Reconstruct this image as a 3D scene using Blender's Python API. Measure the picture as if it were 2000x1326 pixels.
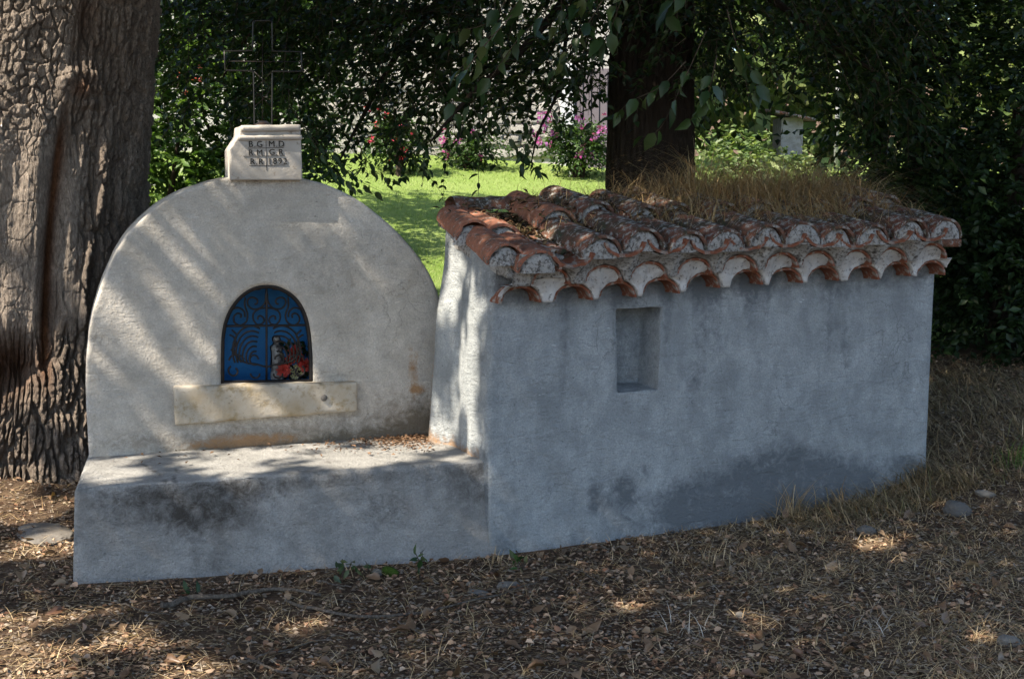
import bpy, bmesh, math, random
import numpy as np
from mathutils import Vector, Matrix

for o in list(bpy.data.objects):
    bpy.data.objects.remove(o, do_unlink=True)
SC = bpy.context.scene
COL = SC.collection
R = math.radians
rng = np.random.default_rng(7)
random.seed(7)

# ------------------------------------------------------------------ camera
CAM_H = 1.84
PITCH = math.atan(313 / 2500.0)
cam = bpy.data.cameras.new('camera')
cam.lens = 45.0
cam.sensor_width = 36.0
cam.clip_end = 600.0
cam.clip_start = 0.05
camo = bpy.data.objects.new('camera', cam)
camo.location = (0, 0, CAM_H)
camo.rotation_euler = (math.pi / 2 - PITCH, 0, 0)
COL.objects.link(camo)
SC.camera = camo

# ------------------------------------------------------------------ light
SUN_AZ = R(34.0)      # to the left and a little in front of the shrine
SUN_EL = R(48.0)
SUN = np.array([-math.cos(SUN_AZ) * math.cos(SUN_EL), -math.sin(SUN_AZ) * math.cos(SUN_EL), math.sin(SUN_EL)])
w = bpy.data.worlds.new('World')
SC.world = w
w.use_nodes = True
nt = w.node_tree
nt.nodes.clear()
sky = nt.nodes.new('ShaderNodeTexSky')
sky.sky_type = 'NISHITA'
sky.sun_disc = False
sky.sun_elevation = SUN_EL
sky.sun_rotation = math.atan2(SUN[0], SUN[1])
bgn = nt.nodes.new('ShaderNodeBackground')
bgn.inputs['Strength'].default_value = 0.12
out = nt.nodes.new('ShaderNodeOutputWorld')
nt.links.new(sky.outputs['Color'], bgn.inputs['Color'])
nt.links.new(bgn.outputs['Background'], out.inputs['Surface'])
sl = bpy.data.lights.new('sun', 'SUN')
sl.energy = 5.0
sl.angle = R(0.55)
sl.color = (1.0, 0.90, 0.75)
so = bpy.data.objects.new('sun', sl)
so.location = tuple(SUN * 30)
so.rotation_euler = Vector(tuple(SUN)).to_track_quat('Z', 'Y').to_euler()
COL.objects.link(so)
SC.view_settings.view_transform = 'Standard'
SC.view_settings.look = 'None'
SC.view_settings.gamma = 1.0
SC.view_settings.exposure = 1.35
SC.cycles.use_denoising = True
SC.cycles.max_bounces = 5
SC.cycles.diffuse_bounces = 3
SC.cycles.transparent_max_bounces = 4

# ------------------------------------------------------------------ helpers
F_PX = 2500.0


def ray(u, v):
    a = (u - 1000) / F_PX
    b = (v - 663) / F_PX
    return np.array([a, math.cos(PITCH) - b * math.sin(PITCH), -math.sin(PITCH) - b * math.cos(PITCH)])


CAMP = np.array([0, 0, CAM_H])


def at_plane(u, v, P, n):
    d = ray(u, v)
    return CAMP + d * np.dot(np.asarray(P) - CAMP, n) / np.dot(d, n)


def at_y(u, v, y):
    d = ray(u, v)
    return CAMP + d * y / d[1]


def at_z(u, v, z):
    d = ray(u, v)
    return CAMP + d * (z - CAM_H) / d[2]


def _hash(ix, iy, iz):
    h = (ix.astype(np.int64) * 374761393 + iy.astype(np.int64) * 668265263 + iz.astype(np.int64) * 2147483647) & 0xffffffff
    h = ((h ^ (h >> 13)) * 1274126177) & 0xffffffff
    h = ((h ^ (h >> 16)) * 2246822519) & 0xffffffff
    return ((h ^ (h >> 15)) & 0xffffff) / float(0xffffff)


def vnoise(x, y, z=None):
    x = np.asarray(x, float)
    y = np.asarray(y, float)
    z = np.zeros_like(x) if z is None else np.asarray(z, float) + np.zeros_like(x)
    ix, iy, iz = np.floor(x), np.floor(y), np.floor(z)
    fx, fy, fz = x - ix, y - iy, z - iz
    fx, fy, fz = [t * t * (3 - 2 * t) for t in (fx, fy, fz)]
    r = 0
    for a in (0, 1):
        for b in (0, 1):
            for c in (0, 1):
                wgt = (fx if a else 1 - fx) * (fy if b else 1 - fy) * (fz if c else 1 - fz)
                r = r + wgt * _hash(ix + a, iy + b, iz + c)
    return r


def fbm(x, y, z=None, o=4):
    r, a, s = 0, 0.5, 0
    z = 0 if z is None else z
    for i in range(o):
        k = 2.03 ** i
        r = r + a * vnoise(np.asarray(x) * k + 17.3 * i, np.asarray(y) * k - 9.1 * i, np.asarray(z) * k + 3.7 * i + 0 * np.asarray(x))
        s += a
        a *= 0.5
    return r / s


def worley(x, y, seed=0):
    ix, iy = np.floor(x), np.floor(y)
    f1 = np.full(x.shape, 9.0)
    f2 = np.full(x.shape, 9.0)
    cid = np.zeros(x.shape)
    for a in (-1, 0, 1):
        for b in (-1, 0, 1):
            cx, cy = ix + a, iy + b
            k = np.zeros_like(cx) + seed
            px = cx + 0.1 + 0.8 * _hash(cx, cy, k)
            py = cy + 0.1 + 0.8 * _hash(cx, cy, k + 11)
            d = np.hypot(px - x, py - y)
            m = d < f1
            f2 = np.where(m, f1, np.minimum(f2, d))
            cid = np.where(m, _hash(cx, cy, k + 5), cid)
            f1 = np.where(m, d, f1)
    return f1, f2, cid


def sstep(a, b, x):
    t = np.clip((np.asarray(x, float) - a) / (b - a), 0, 1)
    return t * t * (3 - 2 * t)


def nrm(v):
    v = np.asarray(v, float)
    return v / (np.linalg.norm(v, axis=-1, keepdims=True) + 1e-12)


def mesh_np(name, V, F, mat=None, parent=None, smooth=False, attrs=None, col=None):
    """V (n,3); F an (m,k) array or a list of such arrays; attrs {name: (n,) float}; col (n,3) colour attribute."""
    V = np.asarray(V, np.float32)
    Fs = F if isinstance(F, list) else [F]
    Fs = [np.asarray(f, np.int32) for f in Fs if len(f)]
    me = bpy.data.meshes.new(name)
    me.vertices.add(len(V))
    me.vertices.foreach_set('co', V.ravel())
    lt = np.concatenate([np.full(len(f), f.shape[1], np.int32) for f in Fs])
    idx = np.concatenate([f.ravel() for f in Fs])
    me.loops.add(len(idx))
    me.loops.foreach_set('vertex_index', idx)
    me.polygons.add(len(lt))
    ls = np.zeros(len(lt), np.int32)
    ls[1:] = np.cumsum(lt)[:-1]
    me.polygons.foreach_set('loop_start', ls)
    me.polygons.foreach_set('loop_total', lt)
    if smooth:
        me.polygons.foreach_set('use_smooth', np.ones(len(lt), bool))
    me.update(calc_edges=True)
    me.validate()
    for k, a in (attrs or {}).items():
        at = me.attributes.new(k, 'FLOAT', 'POINT')
        at.data.foreach_set('value', np.asarray(a, np.float32))
    if col is not None:
        at = me.attributes.new('Col', 'FLOAT_COLOR', 'POINT')
        c4 = np.ones((len(V), 4), np.float32)
        c4[:, :3] = col
        at.data.foreach_set('color', c4.ravel())
    if mat is not None:
        me.materials.append(mat)
    return link(name, me, parent)


def link(name, me, parent=None):
    o = bpy.data.objects.new(name, me)
    COL.objects.link(o)
    if parent is not None:
        o.parent = parent
        o.matrix_parent_inverse = Matrix.Translation(-parent.location) if parent.parent is None and parent.type == 'EMPTY' else Matrix.Identity(4)
    return o


def tag(o, label, cat, group=None):
    o['label'] = label
    o['category'] = cat
    if group:
        o['group'] = group
    return o


def thing(name, loc, label, cat, group=None):
    o = bpy.data.objects.new(name, None)
    o.empty_display_size = 0.2
    o.location = tuple(float(c) for c in loc)
    COL.objects.link(o)
    return tag(o, label, cat, group)


def kind(o, k):
    o['kind'] = k
    return o


def smooth_path(pts, n):
    """Catmull-Rom through pts, n samples."""
    p = np.asarray(pts, float)
    p = np.vstack([2 * p[0] - p[1], p, 2 * p[-1] - p[-2]])
    t = np.linspace(0, len(p) - 3 - 1e-6, n)
    i = t.astype(int)
    f = (t - i)[:, None]
    a, b, c, d = p[i], p[i + 1], p[i + 2], p[i + 3]
    return 0.5 * (2 * b + (c - a) * f + (2 * a - 5 * b + 4 * c - d) * f ** 2 + (3 * b - a - 3 * c + d) * f ** 3)


def tube(pts, rad, ns=6, closed=False):
    p = np.asarray(pts, float)
    n = len(p)
    rad = np.broadcast_to(np.asarray(rad, float), (n,))
    if closed:
        t = nrm(np.roll(p, -1, 0) - np.roll(p, 1, 0))
    else:
        t = nrm(np.gradient(p, axis=0))
    ref = np.array([0.13, 0.21, 0.97])
    s = np.cross(t, ref)
    bad = np.linalg.norm(s, axis=1) < 0.1
    s[bad] = np.cross(t[bad], np.array([1.0, 0, 0]))
    s = nrm(s)
    u = np.cross(s, t)
    an = np.arange(ns) * 2 * math.pi / ns
    V = p[:, None, :] + rad[:, None, None] * (np.cos(an)[None, :, None] * s[:, None, :] + np.sin(an)[None, :, None] * u[:, None, :])
    V = V.reshape(-1, 3)
    m = n if closed else n - 1
    i = np.arange(m)[:, None]
    j = np.arange(ns)[None, :]
    i2 = (i + 1) % n
    j2 = (j + 1) % ns
    F = np.stack([i * ns + j, i * ns + j2, i2 * ns + j2, i2 * ns + j], -1).reshape(-1, 4)
    caps = []
    if not closed:
        caps = [np.arange(ns)[::-1], np.arange(ns) + (n - 1) * ns]
    return V, F, caps


class Acc:
    def __init__(self):
        self.V, self.Q, self.n, self.C = [], {}, 0, []

    def add(self, V, F, col=None):
        V = np.asarray(V, float)
        for f in (F if isinstance(F, list) else [F]):
            f = np.asarray(f)
            if len(f):
                self.Q.setdefault(f.shape[1], []).append(f + self.n)
        self.V.append(V)
        self.n += len(V)
        if col is not None:
            c = np.asarray(col, float)
            self.C.append(np.broadcast_to(c, (len(V), 3)) if c.ndim == 1 else c)
        return self

    def tube(self, pts, rad, ns=6, closed=False, col=None):
        V, F, caps = tube(pts, rad, ns, closed)
        fs = [F]
        if caps:
            fs.append(np.array(caps))
        return self.add(V, fs, col)

    def build(self, name, mat, parent=None, smooth=False):
        return mesh_np(name, np.vstack(self.V), [np.vstack(q) for q in self.Q.values()], mat, parent, smooth,
                       col=np.vstack(self.C) if self.C else None)


def grid_faces(n, m, wrap=False):
    i = np.arange(n - 1)[:, None]
    mm = m if wrap else m - 1
    j = np.arange(mm)[None, :]
    j2 = (j + 1) % m
    return np.stack([i * m + j, i * m + j2, (i + 1) * m + j2, (i + 1) * m + j], -1).reshape(-1, 4)


def rounded_box(dims, r, step, sub=3):
    """Welded rounded box on [0,dims]; dense grid. Returns V, F, face normals-ish per vertex."""
    dims = np.asarray(dims, float)

    def lines(L):
        n = max(1, int(round((L - 2 * r) / step)))
        inner = np.linspace(r, L - r, n + 1)
        e = r * (1 - np.cos(np.linspace(0, math.pi / 2, sub + 1)))[:-1]
        return np.concatenate([e, inner, (L - e)[::-1]])
    ls = [lines(L) for L in dims]
    Vs, Fs, off = [], [], 0
    for ax in range(3):
        a, b = [(1, 2), (2, 0), (0, 1)][ax]
        for side in (0, 1):
            A, B = np.meshgrid(ls[a], ls[b], indexing='ij')
            P = np.zeros(A.shape + (3,))
            P[..., a] = A
            P[..., b] = B
            P[..., ax] = side * dims[ax]
            f = grid_faces(*A.shape)
            if side:
                f = f[:, ::-1]
            Vs.append(P.reshape(-1, 3))
            Fs.append(f + off)
            off += A.size
    V = np.vstack(Vs)
    F = np.vstack(Fs)
    key = np.round(V / 1e-5).astype(np.int64)
    _, idx, inv = np.unique(key, axis=0, return_index=True, return_inverse=True)
    inv = inv.ravel()
    V = V[idx]
    F = inv[F]
    inner = np.clip(V, r, dims - r)
    d = V - inner
    N = nrm(d)
    V = inner + N * r
    return V, F, N


def trilinear(V, dims, C):
    """map box coords to hexahedron corners C[x][y][z]."""
    t = V / np.asarray(dims)
    o = np.zeros_like(V)
    for a in (0, 1):
        for b in (0, 1):
            for c in (0, 1):
                wgt = (t[:, 0] if a else 1 - t[:, 0]) * (t[:, 1] if b else 1 - t[:, 1]) * (t[:, 2] if c else 1 - t[:, 2])
                o += wgt[:, None] * np.asarray(C[a][b][c])[None, :]
    return o


# ------------------------------------------------------------------ materials
MATS = {}


class MB:
    def __init__(self, name, rough=0.85, spec=0.3):
        self.m = bpy.data.materials.new(name)
        self.m.use_nodes = True
        self.t = self.m.node_tree
        self.t.nodes.clear()
        self.o = self.n('ShaderNodeOutputMaterial')
        self.b = self.n('ShaderNodeBsdfPrincipled')
        self.b.inputs['Roughness'].default_value = rough
        self.b.inputs['Specular IOR Level'].default_value = spec
        self.l(self.b.outputs[0], self.o.inputs[0])
        self.tc = self.n('ShaderNodeTexCoord')
        MATS[name] = self.m

    def n(self, t, **k):
        x = self.t.nodes.new(t)
        for a, v in k.items():
            setattr(x, a, v)
        return x

    def l(self, a, b):
        self.t.links.new(a, b)

    def noise(self, scale, detail=4, rough=0.55, co='Object', stretch=None, dist=0.0):
        x = self.n('ShaderNodeTexNoise')
        x.inputs['Scale'].default_value = scale
        x.inputs['Detail'].default_value = detail
        x.inputs['Roughness'].default_value = rough
        x.inputs['Distortion'].default_value = dist
        src = self.tc.outputs[co]
        if stretch:
            mp = self.n('ShaderNodeMapping')
            mp.inputs['Scale'].default_value = stretch
            self.l(src, mp.inputs['Vector'])
            src = mp.outputs[0]
        self.l(src, x.inputs['Vector'])
        return x.outputs['Fac']

    def voronoi(self, scale, feature='F1', co='Object'):
        x = self.n('ShaderNodeTexVoronoi', feature=feature)
        x.inputs['Scale'].default_value = scale
        self.l(self.tc.outputs[co], x.inputs['Vector'])
        return x.outputs['Distance']

    def attr(self, name, o='Fac'):
        x = self.n('ShaderNodeAttribute')
        x.attribute_name = name
        return x.outputs[o]

    def ramp(self, fac, stops):
        x = self.n('ShaderNodeValToRGB')
        cr = x.color_ramp
        while len(cr.elements) < len(stops):
            cr.elements.new(0.5)
        for e, (p, c) in zip(cr.elements, stops):
            e.position = p
            e.color = (c[0], c[1], c[2], 1) if not isinstance(c, (int, float)) else (c, c, c, 1)
        self.l(fac, x.inputs['Fac'])
        return x.outputs['Color']

    def mix(self, fac, a, b, mode='MIX'):
        x = self.n('ShaderNodeMix', data_type='RGBA', blend_type=mode)
        for i, v in ((0, fac), (6, a), (7, b)):
            sock = x.inputs[i]
            if isinstance(v, (int, float)):
                sock.default_value = v if i == 0 else (v, v, v, 1)
            elif isinstance(v, tuple):
                sock.default_value = (v[0], v[1], v[2], 1)
            else:
                self.l(v, sock)
        return x.outputs[2]

    def math(self, op, a, b=0.0, c=None):
        x = self.n('ShaderNodeMath', operation=op)
        for i, v in enumerate((a, b) if c is None else (a, b, c)):
            if isinstance(v, (int, float)):
                x.inputs[i].default_value = v
            else:
                self.l(v, x.inputs[i])
        return x.outputs[0]

    def bump(self, h, strength=0.5, dist=0.01, prev=None):
        x = self.n('ShaderNodeBump')
        x.inputs['Strength'].default_value = strength
        x.inputs['Distance'].default_value = dist
        self.l(h, x.inputs['Height'])
        if prev is not None:
            self.l(prev, x.inputs['Normal'])
        return x.outputs[0]

    def done(self, col=None, bump=None, rough=None):
        if col is not None:
            if isinstance(col, tuple):
                self.b.inputs['Base Color'].default_value = (*col, 1)
            else:
                self.l(col, self.b.inputs['Base Color'])
        if bump is not None:
            self.l(bump, self.b.inputs['Normal'])
        if rough is not None:
            self.l(rough, self.b.inputs['Roughness'])
        return self.m


def plaster(name, c0, c1, dark, stretch=None, bumpk=1.0, edge=(0.12, 0.95)):
    m = MB(name, 0.92, 0.15)
    big = m.noise(3.1, 7, 0.68, dist=0.5)
    mid = m.noise(11, 5, 0.65, stretch=stretch)
    fine = m.noise(70, 4, 0.7)
    c = m.mix(m.ramp(big, [(0.38, 0), (0.64, 1)]), c0, c1)
    c = m.mix(m.math('MULTIPLY', m.ramp(mid, [(0.42, 0), (0.72, 1)]), 0.6), c, tuple(x * 0.66 for x in c0))
    c = m.mix(m.math('MULTIPLY', m.ramp(m.noise(120, 3, 0.7), [(0.35, 0), (0.7, 1)]), 0.6), c, tuple(x * 0.62 for x in c0))
    # small pits and specks of dirt
    sp = m.ramp(m.noise(38, 3, 0.6), [(0.68, 0), (0.74, 1)])
    c = m.mix(m.math('MULTIPLY', sp, 0.7), c, tuple(x * 0.4 for x in c0))
    sp = m.ramp(m.noise(90, 2, 0.6), [(0.68, 0), (0.76, 1)])
    c = m.mix(m.math('MULTIPLY', sp, 0.5), c, tuple(x * 0.4 for x in c0))
    sc2 = m.ramp(m.noise(30, 3, 0.6, stretch=(0.5, 0.5, 2.4), dist=1.5), [(0.68, 0), (0.73, 1)])
    c = m.mix(m.math('MULTIPLY', sc2, 0.5), c, tuple(min(1.0, x * 1.45) for x in c1))
    # stains (damp, mould) and the darker tone inside the recess, broken up by noise
    st = m.attr('stain_tone')
    sn = m.math('ADD', m.math('MULTIPLY', m.noise(17, 6, 0.78, dist=0.5), 2.0), -1.0)
    sm = m.ramp(m.math('ADD', st, m.math('MULTIPLY', sn, m.math('MINIMUM', m.math('MULTIPLY', st, 3.0), 1.0))), [(edge[0], 0), (edge[1], 1)])
    c = m.mix(sm, c, dark)
    # hairline cracks here and there
    vx = m.n('ShaderNodeTexVoronoi', feature='DISTANCE_TO_EDGE')
    vx.inputs['Scale'].default_value = 1.7
    nx = m.n('ShaderNodeTexNoise')
    nx.inputs['Scale'].default_value = 5.0
    nx.inputs['Detail'].default_value = 6.0
    m.l(m.tc.outputs['Object'], nx.inputs['Vector'])
    av = m.n('ShaderNodeVectorMath', operation='MULTIPLY_ADD')
    av.inputs[1].default_value = (0.35, 0.35, 0.35)
    m.l(nx.outputs['Color'], av.inputs[0])
    m.l(m.tc.outputs['Object'], av.inputs[2])
    m.l(av.outputs[0], vx.inputs['Vector'])
    ln = m.ramp(vx.outputs['Distance'], [(0.0, 1), (0.006, 0)])
    ck_ = m.math('MULTIPLY', ln, m.math('MULTIPLY', m.ramp(m.noise(1.3, 2), [(0.52, 0), (0.62, 1)]), 0.55))
    c = m.mix(ck_, c, tuple(x * 0.35 for x in c0))
    wt = m.attr('worn')
    wm = m.ramp(m.math('ADD', wt, m.math('MULTIPLY', sn, m.math('MINIMUM', m.math('MULTIPLY', wt, 3.0), 1.0))), [(0.15, 0), (0.7, 1)])
    c = m.mix(wm, c, (0.36, 0.22, 0.12))
    b0 = m.bump(m.noise(9, 4, 0.6, stretch=(0.6, 0.6, 2.2), dist=1.2), 0.5 * bumpk, 0.03)
    b1 = m.bump(m.noise(26, 6, 0.75), 0.7 * bumpk, 0.02, b0)
    b2 = m.bump(fine, 0.9 * bumpk, 0.008, b1)
    return m.done(c, b2)


plaster('shrine_plaster', (0.56, 0.515, 0.45), (0.70, 0.65, 0.58), (0.17, 0.145, 0.11))
plaster('bench_plaster', (0.38, 0.37, 0.35), (0.54, 0.525, 0.50), (0.09, 0.08, 0.07), bumpk=1.4)
plaster('shed_plaster', (0.33, 0.35, 0.355), (0.51, 0.53, 0.53), (0.15, 0.162, 0.172), stretch=(1, 1, 0.5), edge=(0.2, 0.85))

m = MB('mortar', 0.95, 0.1)
c = m.mix(m.ramp(m.noise(9, 5), [(0.35, 0), (0.7, 1)]), (0.52, 0.49, 0.46), (0.70, 0.68, 0.65))
c = m.mix(m.ramp(m.noise(45, 4, 0.7), [(0.55, 0), (0.68, 1)]), c, (0.17, 0.15, 0.13))
c = m.mix(m.ramp(m.noise(16, 4, 0.7), [(0.62, 0), (0.72, 1)]), c, (0.10, 0.09, 0.075))
m.done(c, m.bump(m.noise(60, 5, 0.75), 0.9, 0.012))

m = MB('mortar_grey', 0.95, 0.1)
c = m.mix(m.ramp(m.noise(9, 5), [(0.35, 0), (0.7, 1)]), (0.38, 0.36, 0.33), (0.55, 0.53, 0.50))
c = m.mix(m.ramp(m.noise(60, 4, 0.7), [(0.48, 0), (0.62, 1)]), c, (0.13, 0.115, 0.10))
c = m.mix(m.ramp(m.noise(20, 4, 0.7), [(0.56, 0), (0.68, 1)]), c, (0.08, 0.07, 0.06))
m.done(c, m.bump(m.noise(60, 5, 0.75), 1.0, 0.016))

m = MB('terracotta', 0.88, 0.2)
oi = m.n('ShaderNodeObjectInfo').outputs['Random']
c = m.mix(oi, (0.27, 0.095, 0.06), (0.37, 0.155, 0.095))
c = m.mix(m.ramp(m.noise(7, 5, 0.7), [(0.4, 0), (0.7, 1)]), c, (0.16, 0.075, 0.045))
c = m.mix(m.ramp(m.noise(24, 5, 0.75, dist=0.4), [(0.53, 0), (0.62, 1)]), c, (0.10, 0.085, 0.07))
c = m.mix(m.ramp(m.noise(31, 5, 0.8), [(0.565, 0), (0.63, 1)]), c, (0.40, 0.37, 0.33))
m.done(c, m.bump(m.noise(55, 5, 0.7), 0.6, 0.008))

m = MB('terracotta_dark', 0.92, 0.15)
c = m.mix(m.noise(12, 4, 0.7), (0.14, 0.05, 0.03), (0.30, 0.115, 0.065))
c = m.mix(m.ramp(m.noise(24, 5, 0.75), [(0.5, 0), (0.6, 1)]), c, (0.30, 0.27, 0.235))
m.done(c, m.bump(m.noise(55, 5, 0.7), 0.6, 0.008))

m = MB('terracotta_mossy', 0.92, 0.15)
oi = m.n('ShaderNodeObjectInfo').outputs['Random']
c = m.mix(oi, (0.21, 0.075, 0.05), (0.31, 0.13, 0.08))
c = m.mix(m.ramp(m.noise(9, 5, 0.7), [(0.34, 0), (0.58, 1)]), c, (0.075, 0.055, 0.04))
c = m.mix(m.ramp(m.noise(20, 5, 0.75, dist=0.4), [(0.55, 0), (0.62, 1)]), c, (0.055, 0.06, 0.035))
c = m.mix(m.ramp(m.noise(27, 5, 0.8), [(0.515, 0), (0.58, 1)]), c, (0.33, 0.32, 0.295))
m.done(c, m.bump(m.noise(55, 5, 0.7), 0.8, 0.01))

m = MB('ledge_stone', 0.9, 0.2)
c = m.mix(m.ramp(m.noise(5, 5, 0.6), [(0.35, 0), (0.68, 1)]), (0.37, 0.30, 0.205), (0.50, 0.46, 0.40))
c = m.mix(m.ramp(m.noise(14, 5, 0.7), [(0.52, 0), (0.66, 1)]), c, (0.30, 0.235, 0.14))
c = m.mix(m.ramp(m.noise(50, 4, 0.7), [(0.6, 0), (0.7, 1)]), c, (0.26, 0.22, 0.16))
m.done(c, m.bump(m.noise(40, 6, 0.75), 0.6, 0.01))

m = MB('plinth_stone', 0.9, 0.2)
c = m.mix(m.ramp(m.noise(6, 5, 0.6), [(0.35, 0), (0.68, 1)]), (0.36, 0.325, 0.28), (0.47, 0.44, 0.40))
c = m.mix(m.ramp(m.noise(30, 4, 0.7), [(0.6, 0), (0.72, 1)]), c, (0.22, 0.18, 0.14))
m.done(c, m.bump(m.noise(70, 5, 0.7), 0.4, 0.006))

MB('inscription_black', 0.8, 0.2).done((0.02, 0.017, 0.014))
m = MB('iron', 0.55, 0.5)
m.b.inputs['Metallic'].default_value = 0.4
m.done(m.mix(m.ramp(m.noise(30, 4), [(0.5, 0), (0.68, 1)]), (0.012, 0.010, 0.009), (0.035, 0.02, 0.014)), m.bump(m.noise(90, 3), 0.3, 0.003))
m = MB('iron_rim', 0.42, 0.5)
m.b.inputs['Metallic'].default_value = 0.3
m.done(m.mix(m.ramp(m.noise(18, 3), [(0.5, 0), (0.65, 1)]), (0.018, 0.017, 0.015), (0.012, 0.010, 0.008)))
m = MB('blue_paint', 0.7, 0.3)
c = m.mix(m.ramp(m.noise(5, 5, 0.65), [(0.3, 0), (0.7, 1)]), (0.04, 0.20, 0.44), (0.065, 0.29, 0.54))
m.done(c, m.bump(m.noise(30, 4), 0.4, 0.006))

m = MB('bark', 0.95, 0.1)
c = m.attr('Col', 'Color')
c = m.mix(m.ramp(m.noise(70, 6, 0.8, stretch=(1, 1, 0.35)), [(0.36, 0), (0.64, 1)]), m.mix(1.0, c, (0.5, 0.48, 0.47), 'MULTIPLY'), m.mix(1.0, c, (1.3, 1.28, 1.25), 'MULTIPLY'))
m.done(c, m.bump(m.noise(110, 5, 0.8, stretch=(1, 1, 0.22)), 1.0, 0.03, m.bump(m.noise(40, 6, 0.8, stretch=(1, 1, 0.5)), 1.0, 0.04)))
m = MB('dark_bark', 0.95, 0.1)
c = m.mix(m.noise(20, 5, 0.7, stretch=(1, 1, 0.2)), (0.020, 0.015, 0.012), (0.075, 0.056, 0.043))
m.done(c, m.bump(m.noise(24, 6, 0.75, stretch=(1, 1, 0.15)), 1.0, 0.05))
m = MB('twig', 0.9, 0.1)
m.done(m.mix(m.noise(30, 3), (0.05, 0.038, 0.028), (0.12, 0.095, 0.075)))


def leafmat(name, trans=0.3, rough=0.45, spec=0.4, gain=1.0):
    m = MB(name, rough, spec)
    c = m.attr('Col', 'Color')
    if gain != 1.0:
        c = m.mix(1.0, c, (gain, gain, gain), 'MULTIPLY')
    m.l(c, m.b.inputs['Base Color'])
    tr = m.n('ShaderNodeBsdfTranslucent')
    m.l(m.mix(1.0, c, (1.5, 1.6, 0.7), 'MULTIPLY'), tr.inputs['Color'])
    mx = m.n('ShaderNodeMixShader')
    mx.inputs[0].default_value = trans
    m.l(m.b.outputs[0], mx.inputs[1])
    m.l(tr.outputs[0], mx.inputs[2])
    m.l(mx.outputs[0], m.o.inputs[0])
    return m.m


leafmat('leaf', 0.3)
leafmat('leaf_matt', 0.25, 0.7, 0.15)
leafmat('petal', 0.3, 0.6, 0.2)
m = MB('dry_leaf', 0.8, 0.2)
m.done(m.attr('Col', 'Color'))


def objleaf(name, cols, trans=0.3):
    """material for single leaf objects: tone by object"""
    m = MB(name, 0.42, 0.45)
    oi = m.n('ShaderNodeObjectInfo').outputs['Random']
    c = m.ramp(oi, [(i / (len(cols) - 1), k) for i, k in enumerate(cols)])
    m.l(c, m.b.inputs['Base Color'])
    tr = m.n('ShaderNodeBsdfTranslucent')
    m.l(m.mix(1.0, c, (1.5, 1.6, 0.7), 'MULTIPLY'), tr.inputs['Color'])
    mx = m.n('ShaderNodeMixShader')
    mx.inputs[0].default_value = trans
    m.l(m.b.outputs[0], mx.inputs[1])
    m.l(tr.outputs[0], mx.inputs[2])
    m.l(mx.outputs[0], m.o.inputs[0])
    return m.m


objleaf('green_leaf', [(0.018, 0.045, 0.013), (0.03, 0.065, 0.02), (0.045, 0.085, 0.026), (0.075, 0.09, 0.028)], 0.22)
objleaf('brown_leaf', [(0.13, 0.075, 0.042), (0.20, 0.13, 0.08), (0.29, 0.205, 0.13), (0.12, 0.06, 0.035)], 0.12)

m = MB('soil', 0.97, 0.1)
c = m.mix(m.ramp(m.noise(3.0, 6, 0.7), [(0.35, 0), (0.7, 1)]), (0.075, 0.047, 0.032), (0.16, 0.108, 0.072))
c = m.mix(m.ramp(m.noise(60, 4, 0.8), [(0.55, 0), (0.7, 1)]), c, (0.24, 0.19, 0.14))
m.done(c, m.bump(m.noise(40, 6, 0.8), 1.0, 0.03))
m = MB('turf', 0.95, 0.1)
c = m.mix(m.ramp(m.noise(0.7, 5, 0.6), [(0.35, 0), (0.7, 1)]), (0.16, 0.25, 0.05), (0.25, 0.33, 0.10))
c = m.mix(m.ramp(m.noise(30, 3, 0.7), [(0.5, 0), (0.75, 1)]), c, (0.26, 0.29, 0.11))
m.done(c, m.bump(m.noise(60, 4, 0.8), 0.8, 0.03))
m = MB('render_wall', 0.92, 0.15)
c = m.mix(m.ramp(m.noise(1.2, 6, 0.65), [(0.35, 0), (0.7, 1)]), (0.36, 0.345, 0.335), (0.46, 0.445, 0.43))
m.done(c, m.bump(m.noise(12, 6, 0.7), 0.6, 0.03))
m = MB('rubble_stone', 0.92, 0.15)
oi = m.n('ShaderNodeObjectInfo').outputs['Random']
c = m.ramp(oi, [(0, (0.30, 0.28, 0.255)), (0.5, (0.38, 0.365, 0.345)), (1, (0.46, 0.44, 0.41))])
c = m.mix(m.ramp(m.noise(8, 4, 0.7), [(0.45, 0), (0.7, 1)]), c, (0.24, 0.22, 0.19))
m.done(c, m.bump(m.noise(14, 5, 0.7), 0.7, 0.03))
MB('white_paint', 0.7, 0.3).done((0.52, 0.53, 0.56))
MB('shutter_paint', 0.6, 0.3).done((0.14, 0.12, 0.135))
MB('window_glass', 0.08, 0.5).done((0.02, 0.025, 0.03))
m = MB('field_stone', 0.9, 0.2)
oi = m.n('ShaderNodeObjectInfo').outputs['Random']
c = m.mix(oi, (0.11, 0.105, 0.10), (0.20, 0.18, 0.155))
c = m.mix(m.ramp(m.noise(25, 5, 0.7), [(0.5, 0), (0.7, 1)]), c, (0.14, 0.12, 0.10))
m.done(c, m.bump(m.noise(45, 5), 0.6, 0.01))
m = MB('statue_paint', 0.5, 0.4)
m.done(m.mix(m.ramp(m.noise(40, 4), [(0.45, 0), (0.6, 1)]), (0.30, 0.285, 0.26), (0.08, 0.07, 0.065)))
MB('veil_paint', 0.5, 0.4).done((0.05, 0.04, 0.04))
m = MB('moss', 0.95, 0.1)
m.done(m.mix(m.noise(40, 4), (0.03, 0.055, 0.01), (0.075, 0.12, 0.02)), m.bump(m.noise(120, 4), 1.0, 0.01))
MB('pole_metal', 0.5, 0.5).done((0.3, 0.3, 0.32))


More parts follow.
